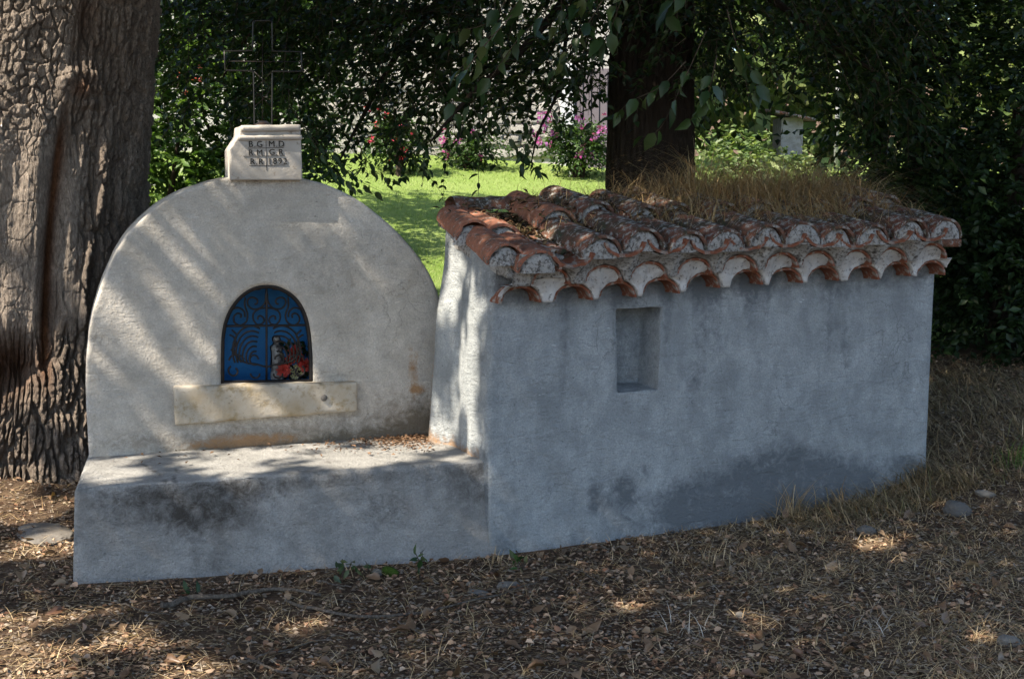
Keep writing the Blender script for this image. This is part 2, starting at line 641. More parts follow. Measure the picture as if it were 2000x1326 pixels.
# ------------------------------------------------------------------ leaves
LO = (np.array([(0, 0, 0), (0.45, -0.5, 0.14), (1, 0, -0.08), (0.45, 0.5, 0.14)], float), np.array([(0, 2, 1), (0, 3, 2)]))
MID = (np.array([(0, 0, 0), (0.3, -0.45, 0.12), (0.72, -0.38, 0.05), (1, 0.06, -0.1), (0.7, 0.42, 0.08), (0.28, 0.40, 0.14)], float), np.array([(0, 3, 2), (0, 2, 1), (0, 5, 4), (0, 4, 3)]))
HI = (np.array([(0, 0, 0), (0.22, -0.38, 0.09), (0.58, -0.44, 0.10), (0.85, -0.2, 0.0), (1.06, 0, -0.10), (0.85, 0.2, 0.0), (0.58, 0.44, 0.10), (0.22, 0.38, 0.09), (0.5, 0, 0.0)], float),
      np.array([(8, 0, 1), (8, 1, 2), (8, 2, 3), (8, 3, 4), (8, 4, 5), (8, 5, 6), (8, 6, 7), (8, 7, 0)])[:, ::-1])


def leaf_arrays(P, D, N, L, Wd, tpl, fold=1.0):
    T, F = tpl
    P = np.asarray(P, float)
    n = len(P)
    D = nrm(D)
    S = nrm(np.cross(N, D))
    U = np.cross(D, S)
    L = np.broadcast_to(L, (n,))
    Wd = np.broadcast_to(Wd, (n,))
    fold = np.broadcast_to(fold, (n,))
    V = (P[:, None, :] + T[None, :, 0, None] * (L[:, None, None] * D[:, None, :])
         + T[None, :, 1, None] * (Wd[:, None, None] * S[:, None, :])
         + T[None, :, 2, None] * ((L * fold)[:, None, None] * U[:, None, :]))
    k = len(T)
    FF = (F[None] + (np.arange(n) * k)[:, None, None]).reshape(-1, 3)
    return V.reshape(-1, 3), FF, k


def leaves(name, P, D, N, L, Wd, cols, mat, parent=None, tpl=LO, fold=1.0, smooth=False):
    V, F, k = leaf_arrays(P, D, N, L, Wd, tpl, fold)
    return mesh_np(name, V, F, MATS[mat], parent, smooth, col=np.repeat(cols, k, axis=0))


def tones(n, stops, jitter=0.15):
    s = np.asarray(stops, float)
    t = rng.random(n) * (len(s) - 1)
    i = np.minimum(t.astype(int), len(s) - 2)
    f = (t - i)[:, None]
    c = s[i] * (1 - f) + s[i + 1] * f
    return np.clip(c * (1 + jitter * rng.standard_normal((n, 1))), 0.004, 1)


def sprays(O, Dr, Ln, nl, droop=0.25, flat=0.4, side=0.9):
    """leafy twigs: origin, direction, length, leaves per twig -> leaf P, D, N and twig polylines"""
    O, Dr = np.asarray(O, float), nrm(Dr)
    k = len(O)
    Ln = np.broadcast_to(Ln, (k,))
    t = (np.arange(nl) + rng.random((k, nl))) / nl
    pos = O[:, None] + Dr[:, None] * (Ln[:, None] * t)[..., None]
    pos[..., 2] -= droop * Ln[:, None] * t ** 2
    up = np.array([0, 0, 1.0])
    sd = nrm(np.cross(Dr, up) + 1e-4)
    sg = np.where(np.arange(nl) % 2 == 0, 1, -1)[None, :, None]
    D = Dr[:, None] * 0.55 + sg * side * sd[:, None] + 0.35 * rng.standard_normal((k, nl, 3))
    D[..., 2] -= 0.3
    N = up + flat * rng.standard_normal((k, nl, 3))
    q = np.linspace(0, 1, 4)
    tw = O[:, None] + Dr[:, None] * (Ln[:, None] * q[None])[..., None]
    tw[..., 2] -= droop * Ln[:, None] * q ** 2
    return pos.reshape(-1, 3), nrm(D.reshape(-1, 3)), nrm(N.reshape(-1, 3)), tw


def twig_mesh(name, tw, r, mat, parent):
    k, q, _ = tw.shape
    d = nrm(tw[:, -1] - tw[:, 0])
    s = nrm(np.cross(d, [0.2, 0.1, 1.0]))
    u = np.cross(d, s)
    an = np.arange(3) * 2 * math.pi / 3
    rr = r * np.linspace(1, 0.4, q)
    V = tw[:, :, None, :] + rr[None, :, None, None] * (np.cos(an)[None, None, :, None] * s[:, None, None, :] + np.sin(an)[None, None, :, None] * u[:, None, None, :])
    f = grid_faces(q, 3, True)
    F = (f[None] + (np.arange(k) * q * 3)[:, None, None]).reshape(-1, 4)
    return mesh_np(name, V.reshape(-1, 3), F, MATS[mat], parent)


# ------------------------------------------------------------------ frames of the two masonry blocks
YS = R(24.0)
A = at_y(945, 905, 6.25)
SEAT_Z = float(A[2])
E1 = np.array([math.cos(YS), math.sin(YS), 0])
B1 = np.array([-math.sin(YS), math.cos(YS), 0])
N1 = -B1


def SH(s, d, z):
    s, d, z = np.broadcast_arrays(np.asarray(s, float), d, z)
    r = A[None, :2] + s.reshape(-1, 1) * E1[None, :2] + d.reshape(-1, 1) * B1[None, :2]
    return np.column_stack([r, z.reshape(-1)])


def sh_s(u, v, d):
    p = at_plane(u, v, A + B1 * d, N1)
    return float(np.dot(p - A, E1)), float(p[2])


YC = R(18.0)
J = at_z(840, 850, SEAT_Z)
E2 = np.array([math.cos(YC), math.sin(YC), 0])
B2 = np.array([-math.sin(YC), math.cos(YC), 0])
N2 = -B2


def SR(s, d, z):
    s, d, z = np.broadcast_arrays(np.asarray(s, float), d, z)
    r = J[None, :2] + s.reshape(-1, 1) * E2[None, :2] + d.reshape(-1, 1) * B2[None, :2]
    return np.column_stack([r, z.reshape(-1)])


def sr_s(u, v, d=0.0):
    p = at_plane(u, v, J + B2 * d, N2)
    return float(np.dot(p - J, E2)), float(p[2])


# ------------------------------------------------------------------ ground
def gz(x, y):
    x = np.asarray(x, float)
    y = np.asarray(y, float)
    px, py = x - A[0], y - A[1]
    s = px * E1[0] + py * E1[1]
    d = px * B1[0] + py * B1[1]
    prof = np.interp(s, [-3.5, -2.0, -1.0, 0.0, 1.7, 2.42, 2.84, 3.5, 4.6, 7, 40], [0.08, 0.01, -0.02, -0.04, -0.028, 0.02, 0.14, 0.30, 0.42, 0.5, 0.6])
    front = sstep(-1.6, 0.0, d)
    prof = prof * (1 - sstep(1.2, 4.5, d))
    z = prof * front + (1 - front) * (-0.005 + 0.02 * np.clip(s, -2, 3))
    z = z + np.minimum(0.184 * np.maximum(0, d - 1.5), 2.2)
    z = z + 0.03 * (fbm(x * 1.3, y * 1.3, o=3) - 0.5) * sstep(0.05, 0.4, np.hypot(s * 0, np.minimum(np.abs(d), 1)) + 0.05)
    r = np.hypot(x, y - 8)
    z = z + 14 * sstep(45, 160, r) * (y > -40)
    return z


def dcoord(x, y):
    return (np.asarray(x) - A[0]) * B1[0] + (np.asarray(y) - A[1]) * B1[1]


gx = np.concatenate([-np.geomspace(200, 6, 30), np.linspace(-5.8, 6.8, 170), np.geomspace(7, 200, 30)])
gy = np.concatenate([-np.geomspace(60, 1, 14), np.linspace(0, 14, 150), np.linspace(14.3, 24, 40), np.geomspace(25, 240, 24)])
GX, GY = np.meshgrid(gx, gy, indexing='ij')
GZ = gz(GX, GY) + 0.012 * (fbm(GX * 9, GY * 9, o=3) - 0.5)
ground = kind(mesh_np('ground', np.stack([GX, GY, GZ], -1).reshape(-1, 3), grid_faces(*GX.shape)[:, ::-1], MATS['soil'], smooth=True), 'structure')
if np.mean([p.normal.z for p in ground.data.polygons[:50]]) < 0:
    ground.data.flip_normals()

lx = np.linspace(-14, 16, 120)
ly = np.linspace(8.3, 24, 90)
LX, LY = np.meshgrid(lx, ly, indexing='ij')
keep_y = LY + 0.35 * LX * 0.45
LZ = gz(LX, LY) + 0.03 - 0.25 * (1 - sstep(2.0, 2.8, dcoord(LX, LY)))
lawn = kind(mesh_np('lawn', np.stack([LX, LY, LZ], -1).reshape(-1, 3), grid_faces(*LX.shape)[:, ::-1], MATS['turf'], smooth=True), 'structure')
if lawn.data.polygons[5].normal.z < 0:
    lawn.data.flip_normals()
#@@SHRINE
# ------------------------------------------------------------------ the shrine
fc = SR(-0.87, 0.2, 0.0)[0]
shrine = thing('wayside_shrine', (fc[0], fc[1], gz(fc[0], fc[1])), 'plastered wayside shrine with rounded top, arched blue niche, stone ledge and seat', 'shrine')
out_px = [(176, 905), (172, 860), (168, 780), (168, 720), (173, 655), (186, 595), (207, 535), (240, 472), (285, 421), (335, 385), (390, 362), (450, 347), (520, 340), (590, 348), (645, 364), (700, 391), (752, 431), (796, 474), (832, 522), (856, 572), (870, 640), (874, 720), (874, 880)]
op_px = [(431, 753), (431, 700), (433, 652), (443, 614), (464, 582), (492, 562), (522, 556), (551, 561), (580, 580), (599, 610), (609, 650), (613, 700), (614, 750)]
out_sz = [sr_s(*p) for p in out_px]
out_sz = [(out_sz[0][0], 0.30)] + out_sz[1:-1] + [(out_sz[-1][0], 0.30)]
op_sz = np.array([sr_s(*p) for p in op_px])


def dense(poly, n, curve):
    p = np.array(poly)
    if curve:
        p = np.vstack([p[:1], smooth_path(p[1:-1], 300), p[-1:]])
    p = np.vstack([p, p[:1]])
    seg = np.hypot(*np.diff(p, axis=0).T)
    cs = np.concatenate([[0], np.cumsum(seg)])
    t = np.linspace(0, cs[-1], n, endpoint=False)
    return np.column_stack([np.interp(t, cs, p[:, i]) for i in (0, 1)])


def radial(poly, c, ang):
    d = poly - c
    a = np.unwrap(np.arctan2(d[:, 1], d[:, 0]))
    r = np.hypot(d[:, 0], d[:, 1])
    if a[-1] < a[0]:
        a, r = a[::-1], r[::-1]
    a3 = np.concatenate([a - 2 * math.pi, a, a + 2 * math.pi])
    o = np.argsort(a3)
    return np.interp(ang, a3[o], np.concatenate([r, r, r])[o])


def stain_blob(s, z, c, rad, k=1.0):
    return k * np.exp(-(((s - c[0]) / rad[0]) ** 2 + ((z - c[1]) / rad[1]) ** 2))


NA = 360
ang = np.linspace(-math.pi, math.pi, NA, endpoint=False)
cen = np.array([op_sz[:, 0].mean(), 1.0])
ro = radial(dense(out_sz, 1600, True), cen, ang)
ri = radial(dense(op_sz, 1600, True), cen, ang)
ca, sa = np.cos(ang), np.sin(ang)
DEPTH = 0.46
rings = []
NR = 70
for k in range(NR + 1):
    f = k / NR
    rad = ri + (ro - 0.018 - ri) * f
    S_, Z_ = cen[0] + ca * rad, cen[1] + sa * rad
    dd = -0.010 * (fbm(S_ * 2.2, Z_ * 2.2, o=3) - 0.5) - 0.007 * (fbm(S_ * 9, Z_ * 9, 3.0, o=4) - 0.5)
    dd = dd + 0.012 * np.exp(-f * NR / 1.2)          # rounded lip of the niche
    rings.append((S_, dd, Z_))
edge_n = 0.006 * (fbm(ca * 9 + 5, sa * 9, o=3) - 0.5)
for a_ in (30, 60, 90):
    rad = ro - 0.018 + 0.018 * math.sin(R(a_)) + edge_n
    rings.append((cen[0] + ca * rad, np.full(NA, 0.018 * (1 - math.cos(R(a_)))), cen[1] + sa * rad))
for dpt in (0.15, 0.30, DEPTH):
    rings.append((cen[0] + ca * (ro + edge_n * 1.5), np.full(NA, dpt), cen[1] + sa * (ro + edge_n * 1.5)))
inner = []
for dpt, sc_ in ((0.055, 0.985), (0.03, 0.985), (0.02, 0.99)):
    inner.append((cen[0] + ca * ri * sc_, np.full(NA, dpt), cen[1] + sa * ri * sc_))
rings = inner + rings
Sg = np.array([r_[0] for r_ in rings])
Dg = np.array([r_[1] for r_ in rings])
Zg = np.array([r_[2] for r_ in rings])
V = SR(Sg.ravel(), Dg.ravel(), Zg.ravel())
F = grid_faces(len(rings), NA, True)
back = np.arange(NA) + (len(rings) - 1) * NA
V = np.vstack([V, SR(cen[0], DEPTH, cen[1])])
tri = np.stack([back, np.roll(back, -1), np.full(NA, len(V) - 1)], -1)
st = np.zeros(len(V))
sf, zf = np.append(Sg.ravel(), 0), np.append(Zg.ravel(), 1)
st += 1.15 * np.exp(-(np.clip(zf - SEAT_Z, 0, 9) / 0.10)) * sstep(-1.7, -1.1, sf)
st += stain_blob(sf, zf, (-0.05, 0.52), (0.2, 0.16), 0.6) + stain_blob(sf, zf, (-0.9, 1.83), (0.45, 0.06), 0.35)
st += stain_blob(sf, zf, (-0.55, 1.35), (0.35, 0.2), 0.22) + stain_blob(sf, zf, (-1.6, 0.5), (0.15, 0.05), 0.4)
wn = stain_blob(sf, zf, (-1.0, 0.465), (0.28, 0.035), 0.9) + stain_blob(sf, zf, (-0.09, 0.80), (0.03, 0.16), 0.5) + stain_blob(sf, zf, (-0.07, 0.7), (0.05, 0.02), 0.8)
wall = mesh_np('wall', V, [F[:, ::-1], tri[:, ::-1]], MATS['shrine_plaster'], shrine, True, attrs={'stain_tone': st, 'worn': wn})

# blue painted inside of the niche
rr_ = []
for dpt, sc_ in ((0.05, 0.995), (0.12, 1.0), (0.24, 1.0), (0.32, 0.96), (0.365, 0.86), (0.385, 0.6), (0.39, 0.25)):
    rr_.append(SR(cen[0] + ca * ri * sc_, dpt, cen[1] - 0.02 + (sa * ri * sc_) * (0.995 if dpt < 0.3 else 1) + 0.02))
V = np.vstack(rr_ + [SR(cen[0], 0.391, cen[1])])
F = grid_faces(len(rr_), NA, True)
tri = np.stack([np.arange(NA) + (len(rr_) - 1) * NA, np.roll(np.arange(NA), -1) + (len(rr_) - 1) * NA, np.full(NA, len(V) - 1)], -1)
mesh_np('niche_lining', V, [F, tri], MATS['blue_paint'], shrine, True)

# iron grille in the niche
GD = 0.035


def gp(x, y):
    """position on the grille from its drawing (unit: 1/1326 of the niche drawing)"""
    return sr_s(400 + x / 5.525, 530 + y / 5.525)


def gpath(pts, n=40, d=GD):
    q = smooth_path([gp(*p) for p in pts], n)
    return SR(q[:, 0], d, q[:, 1])


def gspiral(cx, cy, r0, r1, a0, a1, n=60, sx=1.0, d=GD):
    a = np.linspace(R(a0), R(a1), n)
    r_ = np.linspace(r0, r1, n)
    q = np.array([gp(cx + sx * r * math.cos(t), cy - r * math.sin(t)) for r, t in zip(r_, a)])
    return SR(q[:, 0], d, q[:, 1])


a2 = dense(op_sz, 220, True)
fr = cen + (a2 - cen) * 0.965
frame = Acc().tube(SR(fr[:, 0], GD, fr[:, 1]), 0.015, 6, True).build('grille', MATS['iron'], shrine, True)
mesh_t = lambda nm, P, r=0.0052: Acc().tube(P, r, 5).build(nm, MATS['iron'], frame, True)
mesh_t('upright', gpath([(676, 165), (676, 600), (676, 1185)], 8), 0.0065)
mesh_t('crossbar', gpath([(215, 598), (676, 594), (1160, 586)], 8), 0.0065)
for mir in (0, 1):
    X = (lambda x: x) if not mir else (lambda x: 1352 - x)
    M = lambda pts: [(X(x), y) for x, y in pts]
    mesh_t('scroll', gpath(M([(668, 250), (660, 340), (600, 405), (520, 410), (470, 360), (478, 305), (530, 288), (575, 315), (570, 355), (545, 360)])))
    mesh_t('scroll', gpath(M([(668, 400), (600, 410), (540, 450), (530, 520), (570, 580), (625, 575), (650, 530), (620, 490), (585, 495), (580, 530)])))
    mesh_t('scroll', gpath(M([(445, 290), (440, 380), (470, 470), (455, 550), (390, 590), (330, 560), (320, 500), (360, 460), (400, 475), (395, 510)])))
    mesh_t('scroll', gpath(M([(235, 470), (300, 420), (370, 400), (430, 440), (440, 500)])))
    mesh_t('scroll', gpath(M([(430, 280), (455, 235), (500, 208), (560, 200), (610, 196)])))
    mesh_t('spiral', gspiral(X(530), 930, 30, 330, -60, 120 - 360 * 0 + 0, 50, 1 - 2 * mir) if False else gspiral(X(545), 960, 40, 60, 0, 300, 40, 1 - 2 * mir))
    for kx, r_ in enumerate((95, 140, 185, 230, 275, 320)):
        mesh_t('arc', gspiral(X(545 - kx * 10), 960 - kx * 14, r_ * 0.95, r_ * 0.78, 40 - kx * 2 + 30, 205, 40, (1 - 2 * mir) * 0.72))
    mesh_t('scroll', gpath(M([(300, 640), (350, 700), (320, 790), (325, 880), (380, 960), (470, 1000), (560, 1010), (668, 1040)])))
    mesh_t('scroll', gspiral(X(320), 1085, 62, 38, 120, 420, 40, 1 - 2 * mir))
    mesh_t('scroll', gspiral(X(560), 1110, 60, 40, 180, 360, 30, 1 - 2 * mir))
    mesh_t('scroll', gspiral(X(250), 760, 110, 70, -70, 70, 30, 1 - 2 * mir))
    mesh_t('scroll', gspiral(X(320), 1000, 120, 60, 20, 150, 30, 1 - 2 * mir))


# stone ledge under the niche
def block(name, s0, s1, d0, d1, z0, z1, mat, parent, r=0.014, step=0.022, amp=0.006, skew=(0, 0, 0, 0), chip=0.0, fr=SR, stain_tone=None):
    dims = np.array([s1 - s0, d1 - d0, z1 - z0])
    V, F, N = rounded_box(dims, r, step)
    C = [[[None, None], [None, None]], [[None, None], [None, None]]]
    for a in (0, 1):
        for b in (0, 1):
            for c_ in (0, 1):
                zz = (z1, z0)[c_ == 0] + (skew[0] if (a, c_) == (0, 0) else skew[1] if (a, c_) == (1, 0) else skew[2] if (a, c_) == (0, 1) else skew[3])
                C[a][b][c_] = ((s0, s1)[a], (d0, d1)[b], zz)
    L = trilinear(V, dims, C)
    nn = fbm(L[:, 0] * 7, L[:, 2] * 7, L[:, 1] * 7, o=4) - 0.5
    L = L + N * (nn * amp * 2)[:, None]
    if chip:
        ch = np.clip(fbm(L[:, 0] * 16, L[:, 2] * 16, L[:, 1] * 16, o=3) - 0.5, 0, 1) * (np.sum(np.abs(N) > 0.25, 1) > 1)
        L = L - N * (ch * chip)[:, None]
    W = fr(L[:, 0], L[:, 1], L[:, 2])
    at = {'stain_tone': stain_tone(L) if stain_tone else np.zeros(len(W)), 'worn': np.zeros(len(W))}
    return mesh_np(name, W, F, MATS[mat], parent, True, attrs=at)


lz = [sr_s(340, 756, -0.05), sr_s(698, 746, -0.05), sr_s(345, 831, -0.05), sr_s(694, 806, -0.05)]
block('ledge', lz[0][0], lz[1][0], -0.055, 0.06, lz[2][1], lz[0][1], 'ledge_stone', shrine, 0.012, 0.016, 0.006,
      (0, lz[3][1] - lz[2][1] + 0.008, 0, lz[1][1] - lz[0][1]), chip=0.05)
hs, hz = sr_s(633, 777, -0.058)
th = np.linspace(0, 2 * math.pi, 17)[:-1]
V = np.vstack([SR(hs + 0.019 * np.cos(th), -0.052, hz + 0.019 * np.sin(th)), SR(hs + 0.015 * np.cos(th), -0.0635, hz + 0.015 * np.sin(th)), SR(hs, -0.0635, hz)])
mesh_np('plug', V, [grid_faces(2, 16, True), np.stack([np.arange(16) + 16, (np.arange(16) + 1) % 16 + 16, np.full(16, 32)], -1)], MATS['field_stone'], shrine)

# seat (bench) in front of the shrine wall
FLt, FRt = at_z(145, 955, SEAT_Z), A + E1 * 0.09 + B1 * 0.045
BLt, BRt = at_z(172, 893, SEAT_Z), at_z(840, 850, SEAT_Z)
bk = B2 * 0.12
fl_b = at_plane(138, 1140, FLt + np.array([0.012, -0.045, 0]), nrm(np.array([(FRt - FLt)[1], -(FRt - FLt)[0], 0])))
fr_b = A + E1 * 0.09 + B1 * 0.0
DZ = -0.18
low = lambda p, dz=-0.14: np.array([p[0], p[1], dz])
Cc = [[[low(fl_b), FLt], [low(BLt + bk + np.array([-0.02, 0, 0])), BLt + bk]], [[low(fr_b), FRt], [low(BRt + bk), BRt + bk]]]
dims = np.array([1.9, 0.8, 0.58])
V, F, N = rounded_box(dims, 0.022, 0.02)
t = V / dims
W = trilinear(V, dims, Cc)
nf = nrm(np.array([(FRt - FLt)[1], -(FRt - FLt)[0], 0.05]))
lowf = fbm(t[:, 0] * 5, t[:, 2] * 2, t[:, 1] * 2, o=3) - 0.5
mid_ = fbm(W[:, 0] * 12, W[:, 2] * 16, W[:, 1] * 12, o=4) - 0.5
isf = sstep(0.5, 0.95, -(N[:, 1]))
W = W + nf[None] * ((lowf * 0.03 + mid_ * 0.014) * isf)[:, None]
W = W + nf[None] * (0.05 * (1 - sstep(0.0, 0.55, t[:, 2])) * isf)[:, None]   # spreading foot
ist = sstep(0.5, 0.95, N[:, 2])
W[:, 2] += (0.012 * (fbm(W[:, 0] * 4, W[:, 1] * 4, o=4) - 0.5) + 0.004 * (fbm(W[:, 0] * 22, W[:, 1] * 22, o=3) - 0.5)) * ist
sx_, sz_ = t[:, 0], t[:, 2]
st = isf * (stain_blob(sx_, sz_, (0.22, 0.82), (0.16, 0.16), 0.85) + stain_blob(sx_, sz_, (0.30, 0.70), (0.10, 0.2), 0.6) + stain_blob(sx_, sz_, (0.45, 0.93), (0.35, 0.07), 0.5)
            + stain_blob(sx_, sz_, (0.95, 0.85), (0.09, 0.3), 0.6) + stain_blob(sx_, sz_, (0.72, 0.62), (0.07, 0.2), 0.35) + stain_blob(sx_, sz_, (0.3, 0.33), (0.05, 0.12), 0.4))
crack = lambda pts: np.min([np.hypot((sx_ - a) * 1.9, (t[:, 1] - b) * 0.8) for a, b in smooth_path(pts, 60)], axis=0)
ck = np.minimum(crack([(0.15, 0.55), (0.185, 0.3), (0.2, 0.08), (0.205, 0.0)]), crack([(0.245, 0.5), (0.225, 0.2), (0.22, 0.0)]))
ck = np.minimum(ck, crack([(0.55, 0.75), (0.6, 0.4), (0.62, 0.1)]))
W[:, 2] -= 0.006 * np.exp(-(ck / 0.007) ** 2) * ist
st += ist * 0.55 * np.exp(-(ck / 0.008) ** 2) + ist * 0.25 * (fbm(W[:, 0] * 3, W[:, 1] * 3, o=3) > 0.58)
wn = ist * (stain_blob(sx_, t[:, 1], (0.95, 0.9), (0.18, 0.3), 0.75))
st = np.where(isf > 0.3, np.minimum(st * (0.8 + 1.0 * (fbm(W[:, 0] * 26, W[:, 2] * 7, 3.0, o=4) - 0.3)), 0.78), st)
edge_ = (np.sum(np.abs(N) > 0.22, 1) > 1)
W = W - N * (0.05 * np.clip(fbm(W[:, 0] * 13, W[:, 1] * 13, W[:, 2] * 13, o=4) - 0.47, 0, 1) * edge_)[:, None]
bench = mesh_np('seat', W, F, MATS['bench_plaster'], shrine, True, attrs={'stain_tone': st, 'worn': wn})

# plinth on the crown of the arch, with moulding and inscription
pl_px = [(451, 352), (450, 292), (468, 264), (470, 246), (586, 244), (588, 262), (591, 352)]
PD = -0.055
pl = np.array([sr_s(u, v, PD) for u, v in pl_px])
V = np.vstack([SR(pl[:, 0], PD, pl[:, 1]), SR(pl[:, 0], PD + 0.30, pl[:, 1])])
bm = bmesh.new()
vs = [bm.verts.new(v) for v in V]
k = len(pl)
bm.faces.new(vs[:k][::-1])
bm.faces.new(vs[k:])
for i in range(k):
    bm.faces.new([vs[i], vs[(i + 1) % k], vs[k + (i + 1) % k], vs[k + i]])
bmesh.ops.recalc_face_normals(bm, faces=bm.faces)
bmesh.ops.bevel(bm, geom=bm.edges[:], offset=0.006, segments=2, affect='EDGES', profile=0.6)
bmesh.ops.subdivide_edges(bm, edges=[e for e in bm.edges if e.calc_length() > 0.05], cuts=5, use_grid_fill=True)
for v in bm.verts:
    h = float(fbm(np.array([v.co.x * 14]), np.array([v.co.z * 14]), np.array([v.co.y * 14]), o=3)[0]) - 0.5
    v.co += Vector((0.004 * h, -0.006 * h, 0.003 * h))
me = bpy.data.meshes.new('plinth')
bm.to_mesh(me)
bm.free()
me.materials.append(MATS['plinth_stone'])
plinth = link('plinth', me, shrine)
for (u0, v0, u1, v1, r_) in ((471, 252, 586, 250, 0.017), (465, 270, 589, 268, 0.014)):
    a_, b_ = np.array(sr_s(u0, v0, PD)), np.array(sr_s(u1, v1, PD))
    n_ = 26
    q = a_ + (b_ - a_) * np.linspace(0, 1, n_)[:, None]
    P = SR(q[:, 0], PD - 0.004, q[:, 1] + 0.003 * (fbm(q[:, 0] * 30, q[:, 0] * 0, o=2) - 0.5))
    Acc().tube(P, r_ * (0.92 + 0.16 * fbm(q[:, 0] * 40, q[:, 0] * 0 + 4, o=2)), 10).build('moulding', MATS['plinth_stone'], plinth, True)

rotm = Matrix(((E2[0], 0, -B2[0] * -1 if False else N2[0]), (E2[1], 0, N2[1]), (0, 1, 0))).to_4x4()


def letters(txt, u, v, hpx):
    s_, z_ = sr_s(u, v, PD)
    h = hpx / 375.0
    cu = bpy.data.curves.new('lettering', 'FONT')
    cu.body = txt
    cu.size = h / 0.70
    cu.extrude = 0.0015
    cu.offset = 0.0
    cu.resolution_u = 3
    cu.space_character = 1.15
    tmp = bpy.data.objects.new('lettering', cu)
    COL.objects.link(tmp)
    dg = bpy.context.evaluated_depsgraph_get()
    me_ = bpy.data.meshes.new_from_object(tmp.evaluated_get(dg))
    bpy.data.objects.remove(tmp, do_unlink=True)
    me_.transform(Matrix.Translation(SR(s_, PD - 0.0028, z_)[0]) @ rotm)
    me_.materials.clear()
    me_.materials.append(MATS['inscription_black'])
    return link('lettering', me_, plinth)


for txt, u, v, hp in (('B.G', 485, 287.5, 11.5), ('M.D', 524, 287, 11.5), ('R.M', 485, 303.5, 11), ('G.R', 525, 303, 11.5), ('R.R', 488, 321.5, 11.5), ('1892', 522.5, 321, 12)):
    letters(txt, u, v, hp)
for (u0, v0, u1, v1) in ((519.5, 275, 520.5, 333), (485, 290, 554, 289), (475, 305.5, 556, 305), (487, 324, 557, 323)):
    a_, b_ = sr_s(u0, v0, PD), sr_s(u1, v1, PD)
    Acc().tube(SR(np.array([a_[0], b_[0]]), PD - 0.002, np.array([a_[1], b_[1]])), 0.0014, 4).build('ruled_line', MATS['inscription_black'], plinth)

# thin openwork iron cross above the plinth
cd = 0.07
cr_px = [(497, 246), (495, 139), (440, 138), (438, 101), (493, 99), (494, 44), (497, 41), (527, 41), (531, 44), (532, 100), (588, 102), (590, 140), (532, 140), (531, 246)]
q = np.array([sr_s(u, v, cd) for u, v in cr_px])
qq = []
for i in range(len(q) - 1):
    qq += [q[i] + (q[i + 1] - q[i]) * f for f in (0, 0.03, 0.5, 0.97)]
qq = np.array(qq + [q[-1]])
cross = Acc().tube(SR(qq[:, 0], cd, qq[:, 1]), 0.0042, 5).build('cross', MATS['iron_rim'], shrine)
for pts in ([(513, 246), (513, 50)], [(446, 120), (582, 121)], [(497, 210), (531, 175), (497, 140)], [(531, 210), (497, 175), (531, 140)]):
    s2 = np.array([sr_s(u, v, cd) for u, v in pts])
    Acc().tube(SR(s2[:, 0], cd + 0.008, s2[:, 1]), 0.0022, 4).build('bar', MATS['iron'], cross)
fs, fz = sr_s(514, 248, cd)
Acc().tube(SR(np.array([fs, fs, fs, fs]), cd, np.array([fz - 0.04, fz + 0.0, fz + 0.012, fz + 0.03])), np.array([0.062, 0.06, 0.045, 0.018]), 12).build('foot', MATS['iron'], cross, True)

# figurine and bunch of flowers standing in the niche
fz0 = sr_s(540, 742, 0.2)[1] + 0.012
fs0 = sr_s(541, 720, 0.16)[0]
prof = [(0.0, 0.034), (0.02, 0.036), (0.06, 0.030), (0.11, 0.027), (0.145, 0.026), (0.165, 0.030), (0.178, 0.027), (0.188, 0.014), (0.194, 0.012), (0.202, 0.016), (0.214, 0.0185), (0.226, 0.015), (0.234, 0.004)]
prof = smooth_path([(z * 1.0, r) for z, r in prof], 40)
na = 20
th = np.linspace(0, 2 * math.pi, na, endpoint=False)
fold = 1 + 0.10 * np.cos(th * 7)[None, :] * np.clip(1 - prof[:, 0] / 0.13, 0, 1)[:, None]
rad = prof[:, 1][:, None] * fold
hands = 0.016 * np.exp(-((prof[:, 0] - 0.14) / 0.014) ** 2)[:, None] * np.clip(-np.sin(th), 0, 1)[None, :] ** 4
Sx = fs0 + rad * np.cos(th)[None]
Dx = 0.16 + (rad * 0.8 + hands) * np.sin(th)[None]
Zx = fz0 + np.repeat(prof[:, 0][:, None], na, 1)
V = SR(Sx.ravel(), Dx.ravel(), Zx.ravel())
body = mesh_np('figurine', V, [grid_faces(len(prof), na, True), np.array([np.arange(na)])], MATS['statue_paint'], None, True)
tag(body, 'small pale robed figurine with dark veil standing in the blue niche', 'figurine')
sel = prof[:, 0] > 0.05
Pv = prof[sel]
mask = np.linspace(-0.25, math.pi + 0.25, 14)
rv = (Pv[:, 1] + 0.006)[:, None] * np.ones(14)[None]
V = SR((fs0 + rv * np.cos(mask)[None]).ravel(), (0.162 + rv * 0.9 * np.sin(mask)[None]).ravel(), np.repeat(fz0 + Pv[:, 0] + 0.004, 14))
mesh_np('veil', V, grid_faces(len(Pv), 14), MATS['veil_paint'], body, True)

bq_c = sr_s(578, 735, 0.15)
bq = thing('flower_bunch', SR(bq_c[0], 0.15, sr_s(578, 748, 0.15)[1] + 0.005)[0], 'bunch of faded red and cream artificial flowers inside the shrine niche', 'flowers')


